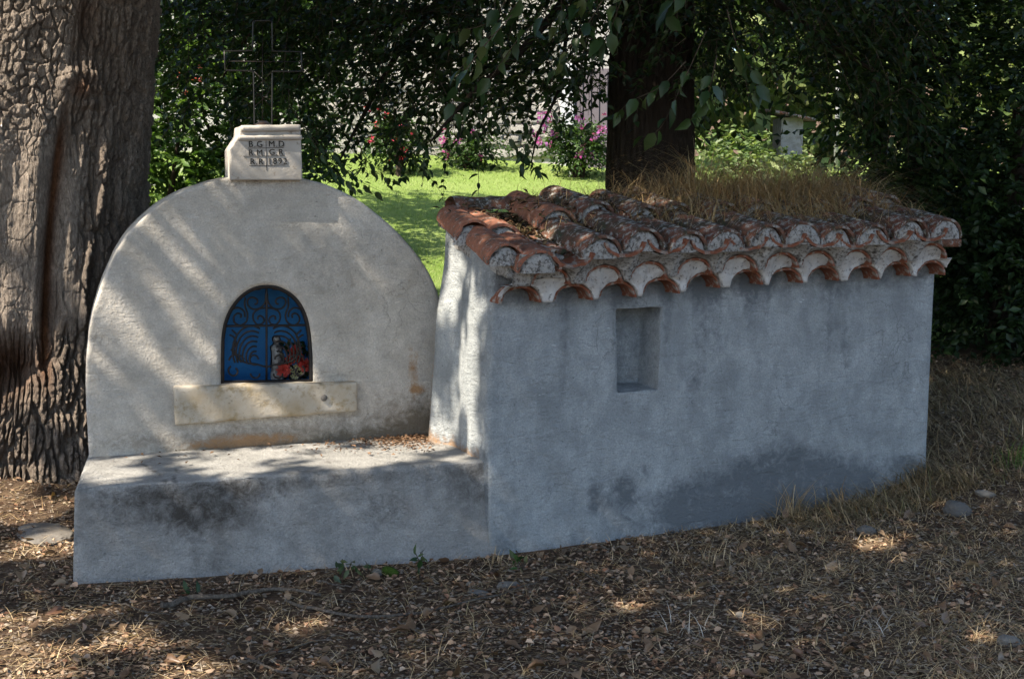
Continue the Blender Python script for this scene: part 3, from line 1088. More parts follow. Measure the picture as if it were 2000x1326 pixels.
def rose(u, v, d, rpx, cols, name='bloom', npet=34):
    s_, z_ = sr_s(u, v, d)
    rad_ = rpx / 372.0
    n_ = npet
    i = np.arange(n_)
    phi = i * 2.39996
    tt = (i + 0.5) / n_
    # petals on a dome facing the viewer
    el = tt * 1.35
    dirs = np.column_stack([np.sin(el) * np.cos(phi), -np.cos(el), np.sin(el) * np.sin(phi)])
    P = np.column_stack([s_ + dirs[:, 0] * rad_ * 0.35, d + dirs[:, 1] * rad_ * 0.5, z_ + dirs[:, 2] * rad_ * 0.35])
    outw = nrm(np.column_stack([dirs[:, 0], -0.35 - 0.6 * (1 - tt), dirs[:, 2]]) + 0.15 * rng.standard_normal((n_, 3)))
    M_ = np.stack([E2, B2, np.array([0, 0, 1.0])], 0)
    Pw = SR(P[:, 0], P[:, 1], P[:, 2])
    Dw = outw @ M_
    Nw = (nrm(np.column_stack([-dirs[:, 0] * 0.6, -np.ones(n_), -dirs[:, 2] * 0.6])) + 0.3 * rng.standard_normal((n_, 3))) @ M_
    return leaves(name, Pw, Dw, Nw, rad_ * 0.75, rad_ * 0.7, tones(n_, cols, 0.12), 'petal', bq, HI, 1.5)


RED = [(0.45, 0.05, 0.04), (0.62, 0.12, 0.09), (0.52, 0.07, 0.06)]
for u, v, d, r_ in ((576, 686, 0.13, 15), (553, 722, 0.10, 15), (595, 712, 0.11, 15), (566, 702, 0.14, 11), (584, 698, 0.15, 11)):
    rose(u, v, d, r_, RED)
CR = [(0.42, 0.40, 0.20), (0.55, 0.50, 0.32), (0.36, 0.36, 0.16)]
for u, v, d, r_ in ((568, 722, 0.10, 5), (576, 727, 0.09, 6), (571, 735, 0.09, 5), (583, 719, 0.10, 6), (587, 730, 0.09, 5), (551, 693, 0.13, 5), (577, 715, 0.1, 5), (578, 738, 0.09, 5)):
    rose(u, v, d, r_, CR, 'bud', 12)
n_ = 70
us = rng.uniform(545, 604, n_)
vs_ = rng.uniform(672, 742, n_)
ss = np.array([sr_s(u, v, 0.17) for u, v in zip(us, vs_)])
P = SR(ss[:, 0], 0.15 + 0.07 * rng.random(n_), ss[:, 1])
leaves('foliage', P, rng.standard_normal((n_, 3)) + [0, -0.4, 0.5], rng.standard_normal((n_, 3)) + [0, -1.5, 0.3], 0.045, 0.024, tones(n_, [(0.02, 0.035, 0.012), (0.04, 0.06, 0.02)]), 'leaf_matt', bq, HI)
vz0 = bq.location.z
vv = [(0.0, 0.030), (0.03, 0.036), (0.07, 0.028), (0.085, 0.032)]
prof = smooth_path(vv, 12)
th = np.linspace(0, 2 * math.pi, 16, endpoint=False)
V = SR((bq_c[0] + prof[:, 1][:, None] * np.cos(th)[None]).ravel(), (0.18 + prof[:, 1][:, None] * np.sin(th)[None]).ravel(), np.repeat(vz0 + prof[:, 0], 16))
mesh_np('vase', V, [grid_faces(len(prof), 16, True), np.array([np.arange(16)])], MATS['veil_paint'], bq, True)
#@@SHED
# ------------------------------------------------------------------ the well house
wc = SH(1.4, 0.33, 0.0)[0]
shed = thing('well_house', (wc[0], wc[1], -0.05), 'low grey plastered well house with mossy clay tile roof and small recess', 'outbuilding')
dims = np.array([2.85, 0.68, 1.9])
V, F, N = rounded_box(dims, 0.035, 0.028)
t = V / dims
P00, P01 = SH(0.0, 0.0, -0.25)[0], SH(0.045, 0.015, 1.47)[0]
P10, P11 = SH(2.835, 0.0, -0.25)[0], SH(2.865, 0.015, 1.47)[0]
Q00, Q01 = SH(-0.03, 0.72, -0.25)[0], SH(0.06, 0.66, 1.62)[0]
Q10, Q11 = SH(2.84, 0.72, -0.25)[0], SH(2.865, 0.66, 1.62)[0]
W = trilinear(V, dims, [[[P00, P01], [Q00, Q01]], [[P10, P11], [Q10, Q11]]])
isf = sstep(0.4, 0.95, -N[:, 1])
isl = sstep(0.4, 0.95, -N[:, 0])
sc_, zc_ = t[:, 0] * 2.85, W[:, 2]
disp = isf * (0.028 * (fbm(sc_ * 1.6, zc_ * 1.6, o=3) - 0.5) + 0.007 * (fbm(sc_ * 11, zc_ * 11, 7.0, o=4) - 0.5) + 0.03 * (1 - sstep(-0.1, 0.25, zc_ - 0.03)))
W = W + N1[None] * disp[:, None]
dl_ = t[:, 1] * 0.68
vr = 0.05 * (fbm(dl_ * 9 + 2, zc_ * 1.1, 2.0, o=3) - 0.5) + 0.022 * (fbm(dl_ * 26, zc_ * 2.5, 5.0, o=3) - 0.5) + 0.05 * sstep(0.35, 0.68, dl_) * (1 - sstep(1.0, 1.45, zc_))
W = W - E1[None] * (isl * vr)[:, None]
st = np.zeros(len(W))
for (u, v, ru, rv, k_) in ((1158, 962, 0.06, 0.075, 0.75), (1160, 990, 0.05, 0.05, 0.6), (1215, 965, 0.10, 0.13, 0.95), (1262, 916, 0.05, 0.04, 0.5), (1300, 985, 0.14, 0.10, 0.7), (1350, 955, 0.15, 0.10, 0.6),
                           (1440, 945, 0.2, 0.13, 0.9), (1520, 925, 0.22, 0.17, 1.0), (1600, 930, 0.22, 0.14, 0.95), (1680, 930, 0.2, 0.10, 0.8), (1770, 905, 0.12, 0.08, 0.7), (1400, 1000, 0.3, 0.1, 0.7), (1560, 975, 0.25, 0.1, 0.8)):
    s_, z_ = sh_s(u, v, 0.0)
    st += isf * stain_blob(sc_, zc_, (s_, z_), (ru, rv), k_)
st = np.minimum(st, 0.85)
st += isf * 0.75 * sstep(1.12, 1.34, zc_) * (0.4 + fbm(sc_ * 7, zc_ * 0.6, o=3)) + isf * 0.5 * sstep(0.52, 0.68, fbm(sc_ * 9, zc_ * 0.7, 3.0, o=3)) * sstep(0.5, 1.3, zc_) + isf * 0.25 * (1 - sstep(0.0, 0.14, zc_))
for (u, v, ru, rv, k_) in ((1010, 700, 0.05, 0.3, 0.2), (1100, 740, 0.1, 0.12, 0.25), (1350, 740, 0.12, 0.1, 0.35), (1640, 660, 0.1, 0.3, 0.3), (1400, 680, 0.05, 0.12, 0.2), (985, 1000, 0.06, 0.25, 0.3), (1050, 880, 0.15, 0.1, 0.2)):
    s_, z_ = sh_s(u, v, 0.0)
    st += isf * stain_blob(sc_, zc_, (s_, z_), (ru, rv), k_)
st += isl * (0.7 * np.exp(-np.clip(zc_ - SEAT_Z, 0, 9) / 0.09) + stain_blob(dl_, zc_, (0.45, 1.5), (0.2, 0.12), 0.5) + stain_blob(dl_, zc_, (0.05, 1.33), (0.12, 0.1), 0.5))
wn = isl * sstep(SEAT_Z - 0.06, SEAT_Z - 0.02, zc_) * sstep(0.05, 0.12, t[:, 1] * 0.68) * (0.5 * np.exp(-np.clip(zc_ - SEAT_Z, 0, 9) / 0.05) + stain_blob(dl_, zc_, (0.66, 0.85), (0.04, 0.35), 0.4))
wall_s = mesh_np('wall', W, F, MATS['shed_plaster'], None, True, attrs={'stain_tone': st, 'worn': wn})
# recess in the front
nd = np.array([0.29, 0.40, 0.45])
V, F, N = rounded_box(nd, 0.012, 0.03, 2)
C = [[[SH(0.752, -0.15, 0.726)[0], SH(0.742, -0.15, 1.178)[0]], [SH(0.762, 0.20, 0.755)[0], SH(0.752, 0.20, 1.172)[0]]],
     [[SH(1.01, -0.15, 0.722)[0], SH(1.045, -0.15, 1.180)[0]], [SH(0.985, 0.20, 0.755)[0], SH(0.995, 0.20, 1.170)[0]]]]
W = trilinear(V, nd, C) + 0.012 * (np.stack([fbm(V[:, 0] * 9 + k_, V[:, 2] * 9, V[:, 1] * 9, o=2) for k_ in (0, 30, 60)], -1) - 0.5)
recess_tone = 0.55 * sstep(0.3, 0.45, V[:, 2]) + 0.2 + 0.3 * np.exp(-V[:, 2] / 0.02)  # recess inside darkened, more at its top and along its floor
cut = mesh_np('cutter', W, F, MATS['shed_plaster'], None, True, attrs={'stain_tone': recess_tone, 'worn': recess_tone * 0})
md = wall_s.modifiers.new('recess', 'BOOLEAN')
md.operation = 'DIFFERENCE'
md.object = cut
md.solver = 'EXACT'
dg = bpy.context.evaluated_depsgraph_get()
nme = bpy.data.meshes.new_from_object(wall_s.evaluated_get(dg), preserve_all_data_layers=True, depsgraph=dg)
for nm in ('stain_tone', 'worn'):
    if nm not in nme.attributes:
        nme.attributes.new(nm, 'FLOAT', 'POINT')
cs = np.empty(len(nme.vertices) * 3, np.float32)
nme.vertices.foreach_get('co', cs)
cs = cs.reshape(-1, 3) - A
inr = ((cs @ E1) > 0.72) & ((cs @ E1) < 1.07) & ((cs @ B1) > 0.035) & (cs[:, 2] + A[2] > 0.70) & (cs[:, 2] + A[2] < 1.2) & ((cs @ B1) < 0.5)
for nm, val in (('worn', 0.0), ('stain_tone', 0.30)):  # whole inside of the recess toned darker
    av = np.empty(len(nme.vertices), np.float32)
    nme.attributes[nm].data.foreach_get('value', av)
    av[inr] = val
    if nm == 'stain_tone':
        av[inr] += 0.3 * sstep(1.08, 1.17, cs[inr][:, 2] + A[2])  # darker again near the recess top
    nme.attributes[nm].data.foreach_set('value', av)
bpy.data.objects.remove(wall_s, do_unlink=True)
bpy.data.objects.remove(cut, do_unlink=True)
nme.name = 'wall'
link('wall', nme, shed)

# roof
ROOF_K = 0.205
deck_z = lambda d: 1.475 + ROOF_K * (d + 0.26)
V = []
for s_ in np.linspace(0.03, 2.93, 60):
    for d_, o_ in ((-0.10, 0.0), (0.25, 0.0), (0.70, 0.0), (0.70, -0.07), (-0.10, -0.04)):
        V.append(SH(s_, d_, deck_z(d_) + o_ - 0.012)[0])
F = grid_faces(60, 5, True)
roof = mesh_np('roof', np.array(V), [F, np.array([[0, 1, 2, 3, 4], [299, 298, 297, 296, 295]])], MATS['terracotta_mossy'], shed)


def tile_mesh(name, L, hw0, hw1, h0, h1, th, seed, inv=False, mat='terracotta', nl=5, na=11):
    r_ = np.random.default_rng(seed)
    a = np.linspace(0, math.pi, na)
    ring = []
    for y in np.linspace(0, L, nl):
        f = y / L
        hw = hw0 + (hw1 - hw0) * f
        h = h0 + (h1 - h0) * f
        wob = 1 + 0.02 * r_.standard_normal(na)
        o = np.column_stack([-hw * np.cos(a) * wob, np.full(na, y), h * np.sin(a) * wob])
        i = np.column_stack([-(hw - th) * np.cos(a) * wob, np.full(na, y), (h - th) * np.sin(a) * wob])
        if y == 0:
            o[:, 1] += 0.006 * r_.standard_normal(na)
            i[:, 1] = o[:, 1]
        ring.append(np.vstack([o, i[::-1]]))
    V = np.vstack(ring)
    if inv:
        V[:, 2] = -V[:, 2]
    n2 = 2 * na
    F = grid_faces(nl, n2, True)
    caps = []
    for b, fl in ((0, 1), ((nl - 1) * n2, 0)):
        for k_ in range(na - 1):
            c = [b + k_, b + k_ + 1, b + n2 - 2 - k_, b + n2 - 1 - k_]
            caps.append(c if fl else c[::-1])
    if inv:
        F = F[:, ::-1]
    o = mesh_np(name, V, [F, np.array(caps)], MATS[mat], None, False)
    me_ = o.data
    bpy.data.objects.remove(o, do_unlink=True)
    bm = bmesh.new()
    bm.from_mesh(me_)
    bmesh.ops.recalc_face_normals(bm, faces=bm.faces)
    for f in bm.faces:
        f.smooth = True
    for e in bm.edges:
        if len(e.link_faces) == 2 and e.calc_face_angle(0) > 0.9:
            e.smooth = False
    bm.to_mesh(me_)
    bm.free()
    return me_


COVER = [tile_mesh('tile', 0.52, 0.118, 0.092, 0.112, 0.088, 0.015, 10 + k_, mat='terracotta_mossy') for k_ in range(4)]
COVER_RED = [tile_mesh('tile', 0.52, 0.118, 0.092, 0.112, 0.088, 0.015, 20 + k_, mat='terracotta') for k_ in range(2)]
PAN = [tile_mesh('tile', 0.52, 0.112, 0.118, 0.072, 0.08, 0.015, 30 + k_, True, mat='terracotta_dark') for k_ in range(2)]
GEN = [tile_mesh('tile', 0.20, 0.112, 0.105, 0.088, 0.085, 0.013, 40 + k_, nl=3, mat='terracotta_dark') for k_ in range(3)]


def put_tile(me_, s_, d_, z_, slope=0.0, yaw=0.0, roll=0.0, parent=None, scale=1.0):
    p = SH(s_, d_, z_)[0]
    fr_ = Matrix(((E1[0], B1[0], 0), (E1[1], B1[1], 0), (0, 0, 1))).to_4x4()
    o = link('tile', me_, parent or roof)
    o.matrix_basis = Matrix.Translation(p) @ fr_ @ Matrix.Rotation(yaw, 4, 'Z') @ Matrix.Rotation(math.atan(slope), 4, 'X') @ Matrix.Rotation(roll, 4, 'Y') @ Matrix.Scale(scale, 4)
    return o


cov_px = [(1056, 486), (1178, 459), (1258, 445), (1346, 448), (1422, 447), (1501, 438), (1573, 434), (1637, 440), (1706, 436), (1783, 427), (1851, 426)]
covs = [sh_s(u, v, -0.27) for u, v in cov_px]
r1_px = [(1076, 522), (1181, 517), (1269, 510), (1358, 503), (1445, 497), (1527, 492), (1597, 489), (1674, 487), (1744, 483), (1821, 475)]
r1 = [sh_s(u, v, -0.17) for u, v in r1_px]
r2_px = [(1017, 557), (1118, 553), (1206, 548), (1290, 541), (1374, 531), (1458, 525), (1534, 522), (1608, 518), (1685, 516), (1751, 510), (1818, 508)]
r2 = [sh_s(u, v, -0.095) for u, v in r2_px]
rr = random.Random(3)
plug_i = 0


def plug(s_, d_, z_, hw, h, slope=0.0):
    n_, m_ = 19, 7
    hw *= rr.uniform(0.90, 1.06)
    h *= rr.uniform(0.90, 1.08)
    a = np.linspace(0, math.pi, n_)
    rows = []
    for k_ in range(m_):
        f = k_ / (m_ - 1)
        x = -hw * f * np.cos(a)
        z = h * f * np.sin(a) * 1.0
        bul = -0.012 * math.cos(f * math.pi / 2) - 0.003
        nz = 0.034 * (fbm(x * 24 + s_ * 31, z * 24, d_ * 9, o=4) - 0.5)
        rows.append(SH(s_ + x * (1 + nz * 2), d_ + bul + nz + (0.03 if k_ == m_ - 1 else 0), z_ + z * (1 + nz * 4)))
    return mesh_np('mortar_plug', np.vstack(rows), grid_faces(m_, n_), MATS['mortar_grey'], roof, True)


for i, (s_, zc) in enumerate(covs):
    zb = zc - 0.112
    yw_ = rr.uniform(-0.06, 0.06)
    red = i in (0,)
    put_tile((COVER_RED if red else COVER)[i % (2 if red else 4)], s_, -0.258 + rr.uniform(-0.016, 0.016), zb + rr.uniform(-0.006, 0.006), ROOF_K + rr.uniform(-0.02, 0.02), yw_, rr.uniform(-0.05, 0.05))
    up = sh_s  # upper course
    d2 = 0.20 + rr.uniform(-0.05, 0.05)
    zb2 = zb + ROOF_K * (d2 + 0.27) + 0.022
    put_tile((COVER_RED if i < 2 else COVER)[(i + 1) % (2 if i < 2 else 4)], s_ + rr.uniform(-0.012, 0.012), d2, zb2, ROOF_K, rr.uniform(-0.04, 0.04))
    plug(s_, -0.262, zb - 0.004, 0.112 if i else 0.10, 0.107)
    plug(s_, d2 + 0.002, zb2 - 0.03, 0.106, 0.13)
pans = []
for i in range(len(covs) - 1):
    sm = 0.5 * (covs[i][0] + covs[i + 1][0])
    zm = 0.5 * (covs[i][1] + covs[i + 1][1]) - 0.128 + 0.072
    pans.append((sm, zm - 0.072))
    put_tile(PAN[i % 2], sm, -0.292 + rr.uniform(-0.012, 0.012), zm, ROOF_K, rr.uniform(-0.03, 0.03))
    put_tile(PAN[(i + 1) % 2], sm, 0.16, zm + ROOF_K * 0.45 + 0.016, ROOF_K)
# verge along the left gable
for d_, k_ in ((-0.20, 0), (0.19, 1)):
    put_tile(COVER_RED[k_], covs[0][0] - 0.150, d_, 1.438 + ROOF_K * (d_ + 0.26) + 0.018 * k_, ROOF_K, -0.07, R(-8), None, 0.82)
    if k_ == 0:
        pass
    if True:
        plug(covs[0][0] - 0.150 - 0.01 * k_, d_ + 0.004, 1.42 + ROOF_K * (d_ + 0.26), 0.092, 0.098)
vd = np.array([0.30, 0.86, 0.3])
V, F, N = rounded_box(vd, 0.02, 0.022)
vt = lambda d_, s_, z_: SH(s_, d_, z_)[0]
C = [[[vt(-0.17, 0.050, 1.36), vt(-0.17, 0.058, 1.462)], [vt(0.67, 0.055, 1.50), vt(0.67, 0.062, 1.655)]],
     [[vt(-0.17, 0.36, 1.36), vt(-0.17, 0.36, 1.462)], [vt(0.67, 0.36, 1.50), vt(0.67, 0.36, 1.655)]]]
W = trilinear(V, vd, C) + N * (0.030 * (fbm(V[:, 0] * 14, V[:, 1] * 14, V[:, 2] * 14, o=4) - 0.5))[:, None]
mesh_np('verge_mortar', W, F, MATS['mortar_grey'], roof, True)
for s_, zc in r1:
    put_tile(GEN[rr.randrange(3)], s_, -0.166 + rr.uniform(-0.008, 0.006), zc - 0.088, 0.0, rr.uniform(-0.03, 0.03))
for s_, zc in r2:
    put_tile(GEN[rr.randrange(3)], s_, -0.097 + rr.uniform(-0.008, 0.006), zc - 0.088, 0.0, rr.uniform(-0.03, 0.03))


def arch_curve(S, arches, hw, h):
    """outer line of a row of arches; between feet it stays at the foot"""
    zf = np.interp(S, [a[0] for a in arches], [a[1] for a in arches]) - 0.088
    z = zf.copy()
    for s_, zc in arches:
        u = (S - s_) / hw
        m_ = np.abs(u) < 1
        z[m_] = np.maximum(z[m_], zc - 0.088 + h * np.sqrt(1 - u[m_] ** 2))
    return z


def band(name, S, zlo, zhi, dlo, dhi, seed, mat, rows=14):
    out_ = []
    for k_ in range(rows):
        f = k_ / (rows - 1)
        z = zlo + (zhi - zlo) * f
        dd = dlo + (dhi - dlo) * f ** 1.4 + 0.026 * (fbm(S * 22, z * 22, seed, o=4) - 0.5)
        out_.append(SH(S, dd, z + 0.004 * (vnoise(S * 60, z * 60, seed + 3) - 0.5)))
    # turned under at the bottom and in at the top so that it has depth
    bot = SH(S, np.full(len(S), dlo + 0.05), zlo + 0.006)
    top = SH(S, np.full(len(S), dhi + 0.06), zhi)
    return mesh_np(name, np.vstack([bot] + out_ + [top]), grid_faces(rows + 2, len(S)), MATS[mat], roof, True)


S = np.linspace(covs[0][0] - 0.11, covs[-1][0] + 0.03, 620)
ps = np.array([p[0] for p in pans])
pz = np.array([p[1] for p in pans])
near = np.min(np.abs(S[:, None] - ps[None]), axis=1)
zhi1 = np.interp(S, ps, pz) + 0.072 - 0.074 * np.sqrt(np.clip(1 - (near / 0.114) ** 2, 0, 1))
zlo1 = arch_curve(S, r1, 0.114, 0.09)
band('mortar_band', S, zlo1, np.maximum(zhi1, zlo1 + 0.012), -0.182, -0.272, 1.0, 'mortar_grey')
S = np.linspace(0.05, r2[-1][0] + 0.10, 620)
zlo2 = arch_curve(S, r2, 0.114, 0.09)
zhi2 = arch_curve(S, r1, 0.100, 0.074)
band('mortar_band', S, zlo2, np.maximum(zhi2, zlo2 + 0.015), -0.112, -0.150, 5.0, 'mortar')
# ridge capping of rough mortar along the top
n_ = 120
S = np.linspace(0.10, 2.92, n_)
rows = []
for a in np.linspace(-0.3, math.pi, 9):
    nz = 0.022 * (fbm(S * 9, np.full(n_, a * 3), o=3) - 0.5)
    rows.append(SH(S, 0.70 - (0.085 + nz) * math.cos(a), deck_z(0.70) + 0.02 + (0.055 + nz) * math.sin(a)))
mesh_np('ridge_capping', np.vstack(rows), grid_faces(9, n_), MATS['terracotta_mossy'], roof, True)
#@@TREES
# ------------------------------------------------------------------ the old tree on the left
OX, OY = -3.08, 8.0
oak = thing('old_tree', (OX, OY, gz(OX, OY)), 'massive old tree with deeply furrowed bark and a healed wound behind the shrine', 'tree')
nth, nz_ = 640, 620
face = math.atan2(-OY, -OX)                 # towards the path
xq = np.linspace(-1, 1, nth, endpoint=False)
th = face + math.pi * np.sign(xq) * np.abs(xq) ** 1.45
zz = np.linspace(-0.1, 4.4, nz_)
TH, ZZ = np.meshgrid(th, zz, indexing='xy')
REL = (TH - face + math.pi) % (2 * math.pi) - math.pi     # >0: anticlockwise, seen from the path to the right
R0 = 0.66 + 0.20 * np.exp(-np.clip(ZZ - 0.1, 0, 9) / 0.55) + 0.06 * sstep(2.2, 4.2, ZZ)
R0 = R0 * (1 + 0.06 * np.cos(3 * TH + 0.6 + 0.4 * ZZ) + 0.035 * np.cos(5 * TH + 1.9))
R0 = R0 + 0.09 * np.exp(-np.clip(ZZ - 0.05, 0, 9) / 0.35) * np.cos(7 * TH)
U = REL * 0.68
wx = 0.05 * (fbm(U * 3, ZZ * 1.6, 1.0, o=3) - 0.5) + 0.025 * (fbm(U * 9, ZZ * 8, 11.0, o=3) - 0.5)
wz = 0.16 * (fbm(U * 4, ZZ * 2.0, 2.0, o=3) - 0.5)
f1, f2, cid = worley((U + wx) / 0.032, (ZZ + wz) / 0.26, 3)
furrow = sstep(0.05, 0.34, f2 - f1 + 0.16 * (fbm(U * 60, ZZ * 30, 6.0, o=3) - 0.5))
b1_, b2_, bid = worley((U + wx * 2) / 0.050 + 1.1 * (fbm(U * 16, ZZ * 12, 4.0, o=3) - 0.5), (ZZ + wz) / 0.085 + 0.7 * (fbm(U * 13, ZZ * 13, 14.0, o=3) - 0.5), 15)
block_ = sstep(0.03, 0.13, b2_ - b1_)
g1, g2, gid = worley((U + wx * 2.5) / 0.10 + 0.6 * (fbm(U * 12, ZZ * 7, 4.0, o=2) - 0.5), (ZZ + wz * 1.5) / 0.17, 9)
plate = sstep(0.0, 0.05, g2 - g1)
# the wounded face: blocky plates above, bare smooth wood with fine cracks below
wound = sstep(0.30, 0.16, REL + 0.25 * (fbm(ZZ * 2.0 + 3, U * 4, o=3) - 0.5)) * sstep(-1.5, -1.2, REL) * sstep(0.75, 1.05, ZZ) * (1 - sstep(3.3, 3.7, ZZ))
blocky = wound * sstep(1.75, 2.15, ZZ + 0.6 * (fbm(U * 4, ZZ * 3, 12.0, o=3) - 0.5) - 0.5 * (REL + 0.2))
roll_ = np.exp(-((REL - 0.34 - 0.04 * np.sin(ZZ * 3)) / 0.09) ** 2) * sstep(0.85, 1.1, ZZ) * (1 - sstep(1.85, 2.15, ZZ))
smoothw = np.clip(wound + 1.1 * roll_, 0, 1)
rough_ = fbm(U * 55, ZZ * 34, 2.0, o=4) - 0.5
h_bark = 0.044 * furrow * (0.7 + 0.3 * block_) + 0.020 * cid + 0.038 * rough_
h_wood = 0.045 + 0.012 * plate + 0.010 * rough_ + 0.030 * (fbm(U * 22, ZZ * 2.5, 8.0, o=4) - 0.5)
h_block = 0.034 + 0.026 * block_ + 0.016 * bid + 0.030 * rough_
h = (1 - smoothw) * h_bark + smoothw * ((1 - blocky) * h_wood + blocky * h_block)
groove = np.exp(-((REL - 0.185 - 0.035 * np.sin(ZZ * 2.6 + 1)) / 0.045) ** 2) * sstep(0.45, 0.9, ZZ) * (1 - sstep(2.0, 2.35, ZZ))
hollow = np.exp(-(((REL + 0.05) / 0.16) ** 2 + ((ZZ - 0.78 - 0.10 * (fbm(U * 9, ZZ * 0, o=2) - 0.5)) / 0.16) ** 2))
hollow2 = np.exp(-(((REL + 0.22) / 0.07) ** 2 + ((ZZ - 0.62) / 0.25) ** 2))
knot_r = np.hypot((REL - 0.30) * 0.68, (ZZ - 2.36))
knot = 0.06 * np.exp(-(knot_r / 0.075) ** 2) + 0.03 * np.exp(-((knot_r - 0.10) / 0.025) ** 2)
upper_hole = np.exp(-(((REL - 0.32) / 0.08) ** 2 + ((ZZ - 2.75) / 0.18) ** 2))
swell = 0.05 * np.exp(-((REL - 0.02) / 0.12) ** 2) * sstep(0.95, 1.3, ZZ) * (1 - sstep(2.0, 2.4, ZZ)) + 0.05 * np.exp(-(((REL + 0.3) / 0.25) ** 2 + ((ZZ - 2.0) / 0.5) ** 2))
ridge_r = 0.05 * np.exp(-((REL - 0.47 - 0.05 * np.sin(ZZ * 4)) / 0.035) ** 2) * sstep(0.7, 1.0, ZZ) * (1 - sstep(1.9, 2.3, ZZ))
Rr = R0 + h + knot + swell + ridge_r + 0.03 * roll_ - 0.055 * groove - 0.14 * hollow - 0.10 * hollow2 - 0.05 * upper_hole
CX = OX - 0.10 + 0.105 * np.clip(ZZ, 0, 5) + 0 * TH
CY = OY + 0.02 * ZZ
V = np.stack([CX + Rr * np.cos(TH), CY + Rr * np.sin(TH), ZZ], -1).reshape(-1, 3)
c_b = np.array([0.32, 0.265, 0.22])
c_w = np.array([0.50, 0.425, 0.36])
c_o = np.array([0.22, 0.105, 0.055])
tn = (0.72 + 0.55 * fbm(U * 6, ZZ * 3, o=4))[..., None]
cl = c_b * tn * (0.85 + 0.3 * cid[..., None])
gw = ((1 - blocky) * gid + blocky * bid)[..., None]
cl = cl * (1 - smoothw[..., None]) + smoothw[..., None] * ((c_w * (1 - blocky[..., None]) + 0.8 * c_w * blocky[..., None]) * tn * (0.8 + 0.4 * gw))
og = np.clip(groove * 1.1 + 0.9 * hollow + 0.8 * hollow2 + 0.7 * np.exp(-(knot_r / 0.06) ** 2) + 0.35 * upper_hole + 0.7 * sstep(0.58, 0.7, fbm(U * 5 + 9, ZZ * 2, o=3)) * wound * sstep(-0.1, -0.3, REL), 0, 1)[..., None]
cl = cl * (1 - og) + og * c_o * (0.6 + 0.8 * fbm(U * 14, ZZ * 5, o=3))[..., None]
mesh_np('trunk', V, grid_faces(nz_, nth, True), MATS['bark'], oak, True, col=cl.reshape(-1, 3))
top = np.array([OX + 0.36, OY + 0.09, 4.25])
barkc = (0.15, 0.118, 0.092)


def limb(par, pts, r0, r1, mat='dark_bark', n=26, ns=10, name='limb'):
    P = smooth_path(pts, n)
    P = P + 0.04 * (np.stack([fbm(P[:, 0] * 2 + k_, P[:, 1] * 2, P[:, 2] * 2, o=2) for k_ in (0, 9, 18)], -1) - 0.5)
    a = Acc()
    a.tube(P, np.linspace(r0, r1, n), ns, col=barkc if mat == 'bark' else None)
    return a.build(name, MATS[mat], par, True)


for tgt, r_ in (((-5.6, 6.2, 6.4), 0.3), ((-3.9, 4.0, 6.4), 0.32), ((-1.4, 5.2, 6.3), 0.30), ((-0.6, 8.2, 6.6), 0.28), ((-3.2, 9.0, 7.4), 0.34), ((-6.4, 8.5, 6.8), 0.24)):
    tgt = np.array(tgt)
    midp = top + (tgt - top) * 0.5 + np.array([0, 0, 0.5])
    limb(oak, [top + np.array([0, 0, -0.5]), top + (midp - top) * 0.35, midp, tgt], r_, 0.06, 'bark')

# --- leaves of the crowns overhead, with gaps shaped to put sun on chosen spots
a_h = nrm(np.array([-SUN[1], SUN[0], 0.0]))
b_h = np.cross(SUN, a_h)


def sunplane(P):
    return P @ a_h, P @ b_h


lit = []   # (point, radius, open share, fine)


def lit_px(u, v, pl_pt, n, rad, share, fine=0):
    lit.append((at_plane(u, v, pl_pt, n), rad, share, fine))


UPN = np.array([0, 0, 1.0])
for u, v, rd, sh_ in ((260, 640, 0.24, 0.95), (230, 520, 0.18, 0.95), (240, 780, 0.25, 0.95), (360, 620, 0.16, 0.95), (330, 470, 0.12, 0.9), (430, 600, 0.12, 0.9), (575, 400, 0.06, 0.85), (650, 425, 0.06, 0.85), (520, 300, 0.3, 0.97), (520, 270, 0.25, 0.97)):
    lit_px(u, v, J, N2, rd, sh_, 1)
for u, v, rd, sh_ in ((430, 890, 0.44, 0.90), (560, 897, 0.46, 0.91), (700, 885, 0.44, 0.91), (800, 878, 0.38, 0.90), (310, 905, 0.34, 0.86), (640, 905, 0.32, 0.9), (230, 915, 0.18, 0.7)):
    lit_px(u, v, np.array([0, 0, SEAT_Z]), UPN, rd, sh_)
for dd_, zz_, rd, sh_ in ((0.24, 1.15, 0.24, 0.76), (0.3, 0.85, 0.25, 0.76), (0.45, 1.2, 0.25, 0.74), (0.22, 0.65, 0.2, 0.72), (0.42, 1.45, 0.18, 0.62), (0.5, 0.7, 0.22, 0.66)):
    lit.append((SH(0.0, dd_, zz_)[0], rd, sh_, 1))
for ss_, dd_, rd, sh_ in ((0.08, 0.5, 0.16, 0.75), (0.18, 0.2, 0.14, 0.65), (0.35, 0.6, 0.1, 0.4), (1.0, 0.55, 0.2, 0.32), (1.6, 0.5, 0.3, 0.35), (1.9, -0.1, 0.13, 0.32), (2.4, 0.3, 0.2, 0.3)):
    lit.append((SH(ss_, dd_, 1.68)[0], rd, sh_, 1))
for u, v, rd, sh_ in ((80, 990, 0.35, 0.8), (60, 1060, 0.3, 0.72), (110, 1210, 0.38, 0.84), (260, 1230, 0.3, 0.72), (60, 1300, 0.4, 0.86), (330, 1290, 0.25, 0.55), (480, 1250, 0.3, 0.4), (1180, 1190, 0.18, 0.3), (1760, 1060, 0.2, 0.35), (1180, 1270, 0.25, 0.22), (930, 1100, 0.1, 0.4), (1480, 1200, 0.4, 0.10)):
    lit_px(u, v, np.array([0, 0, 0.03]), UPN, rd, sh_)
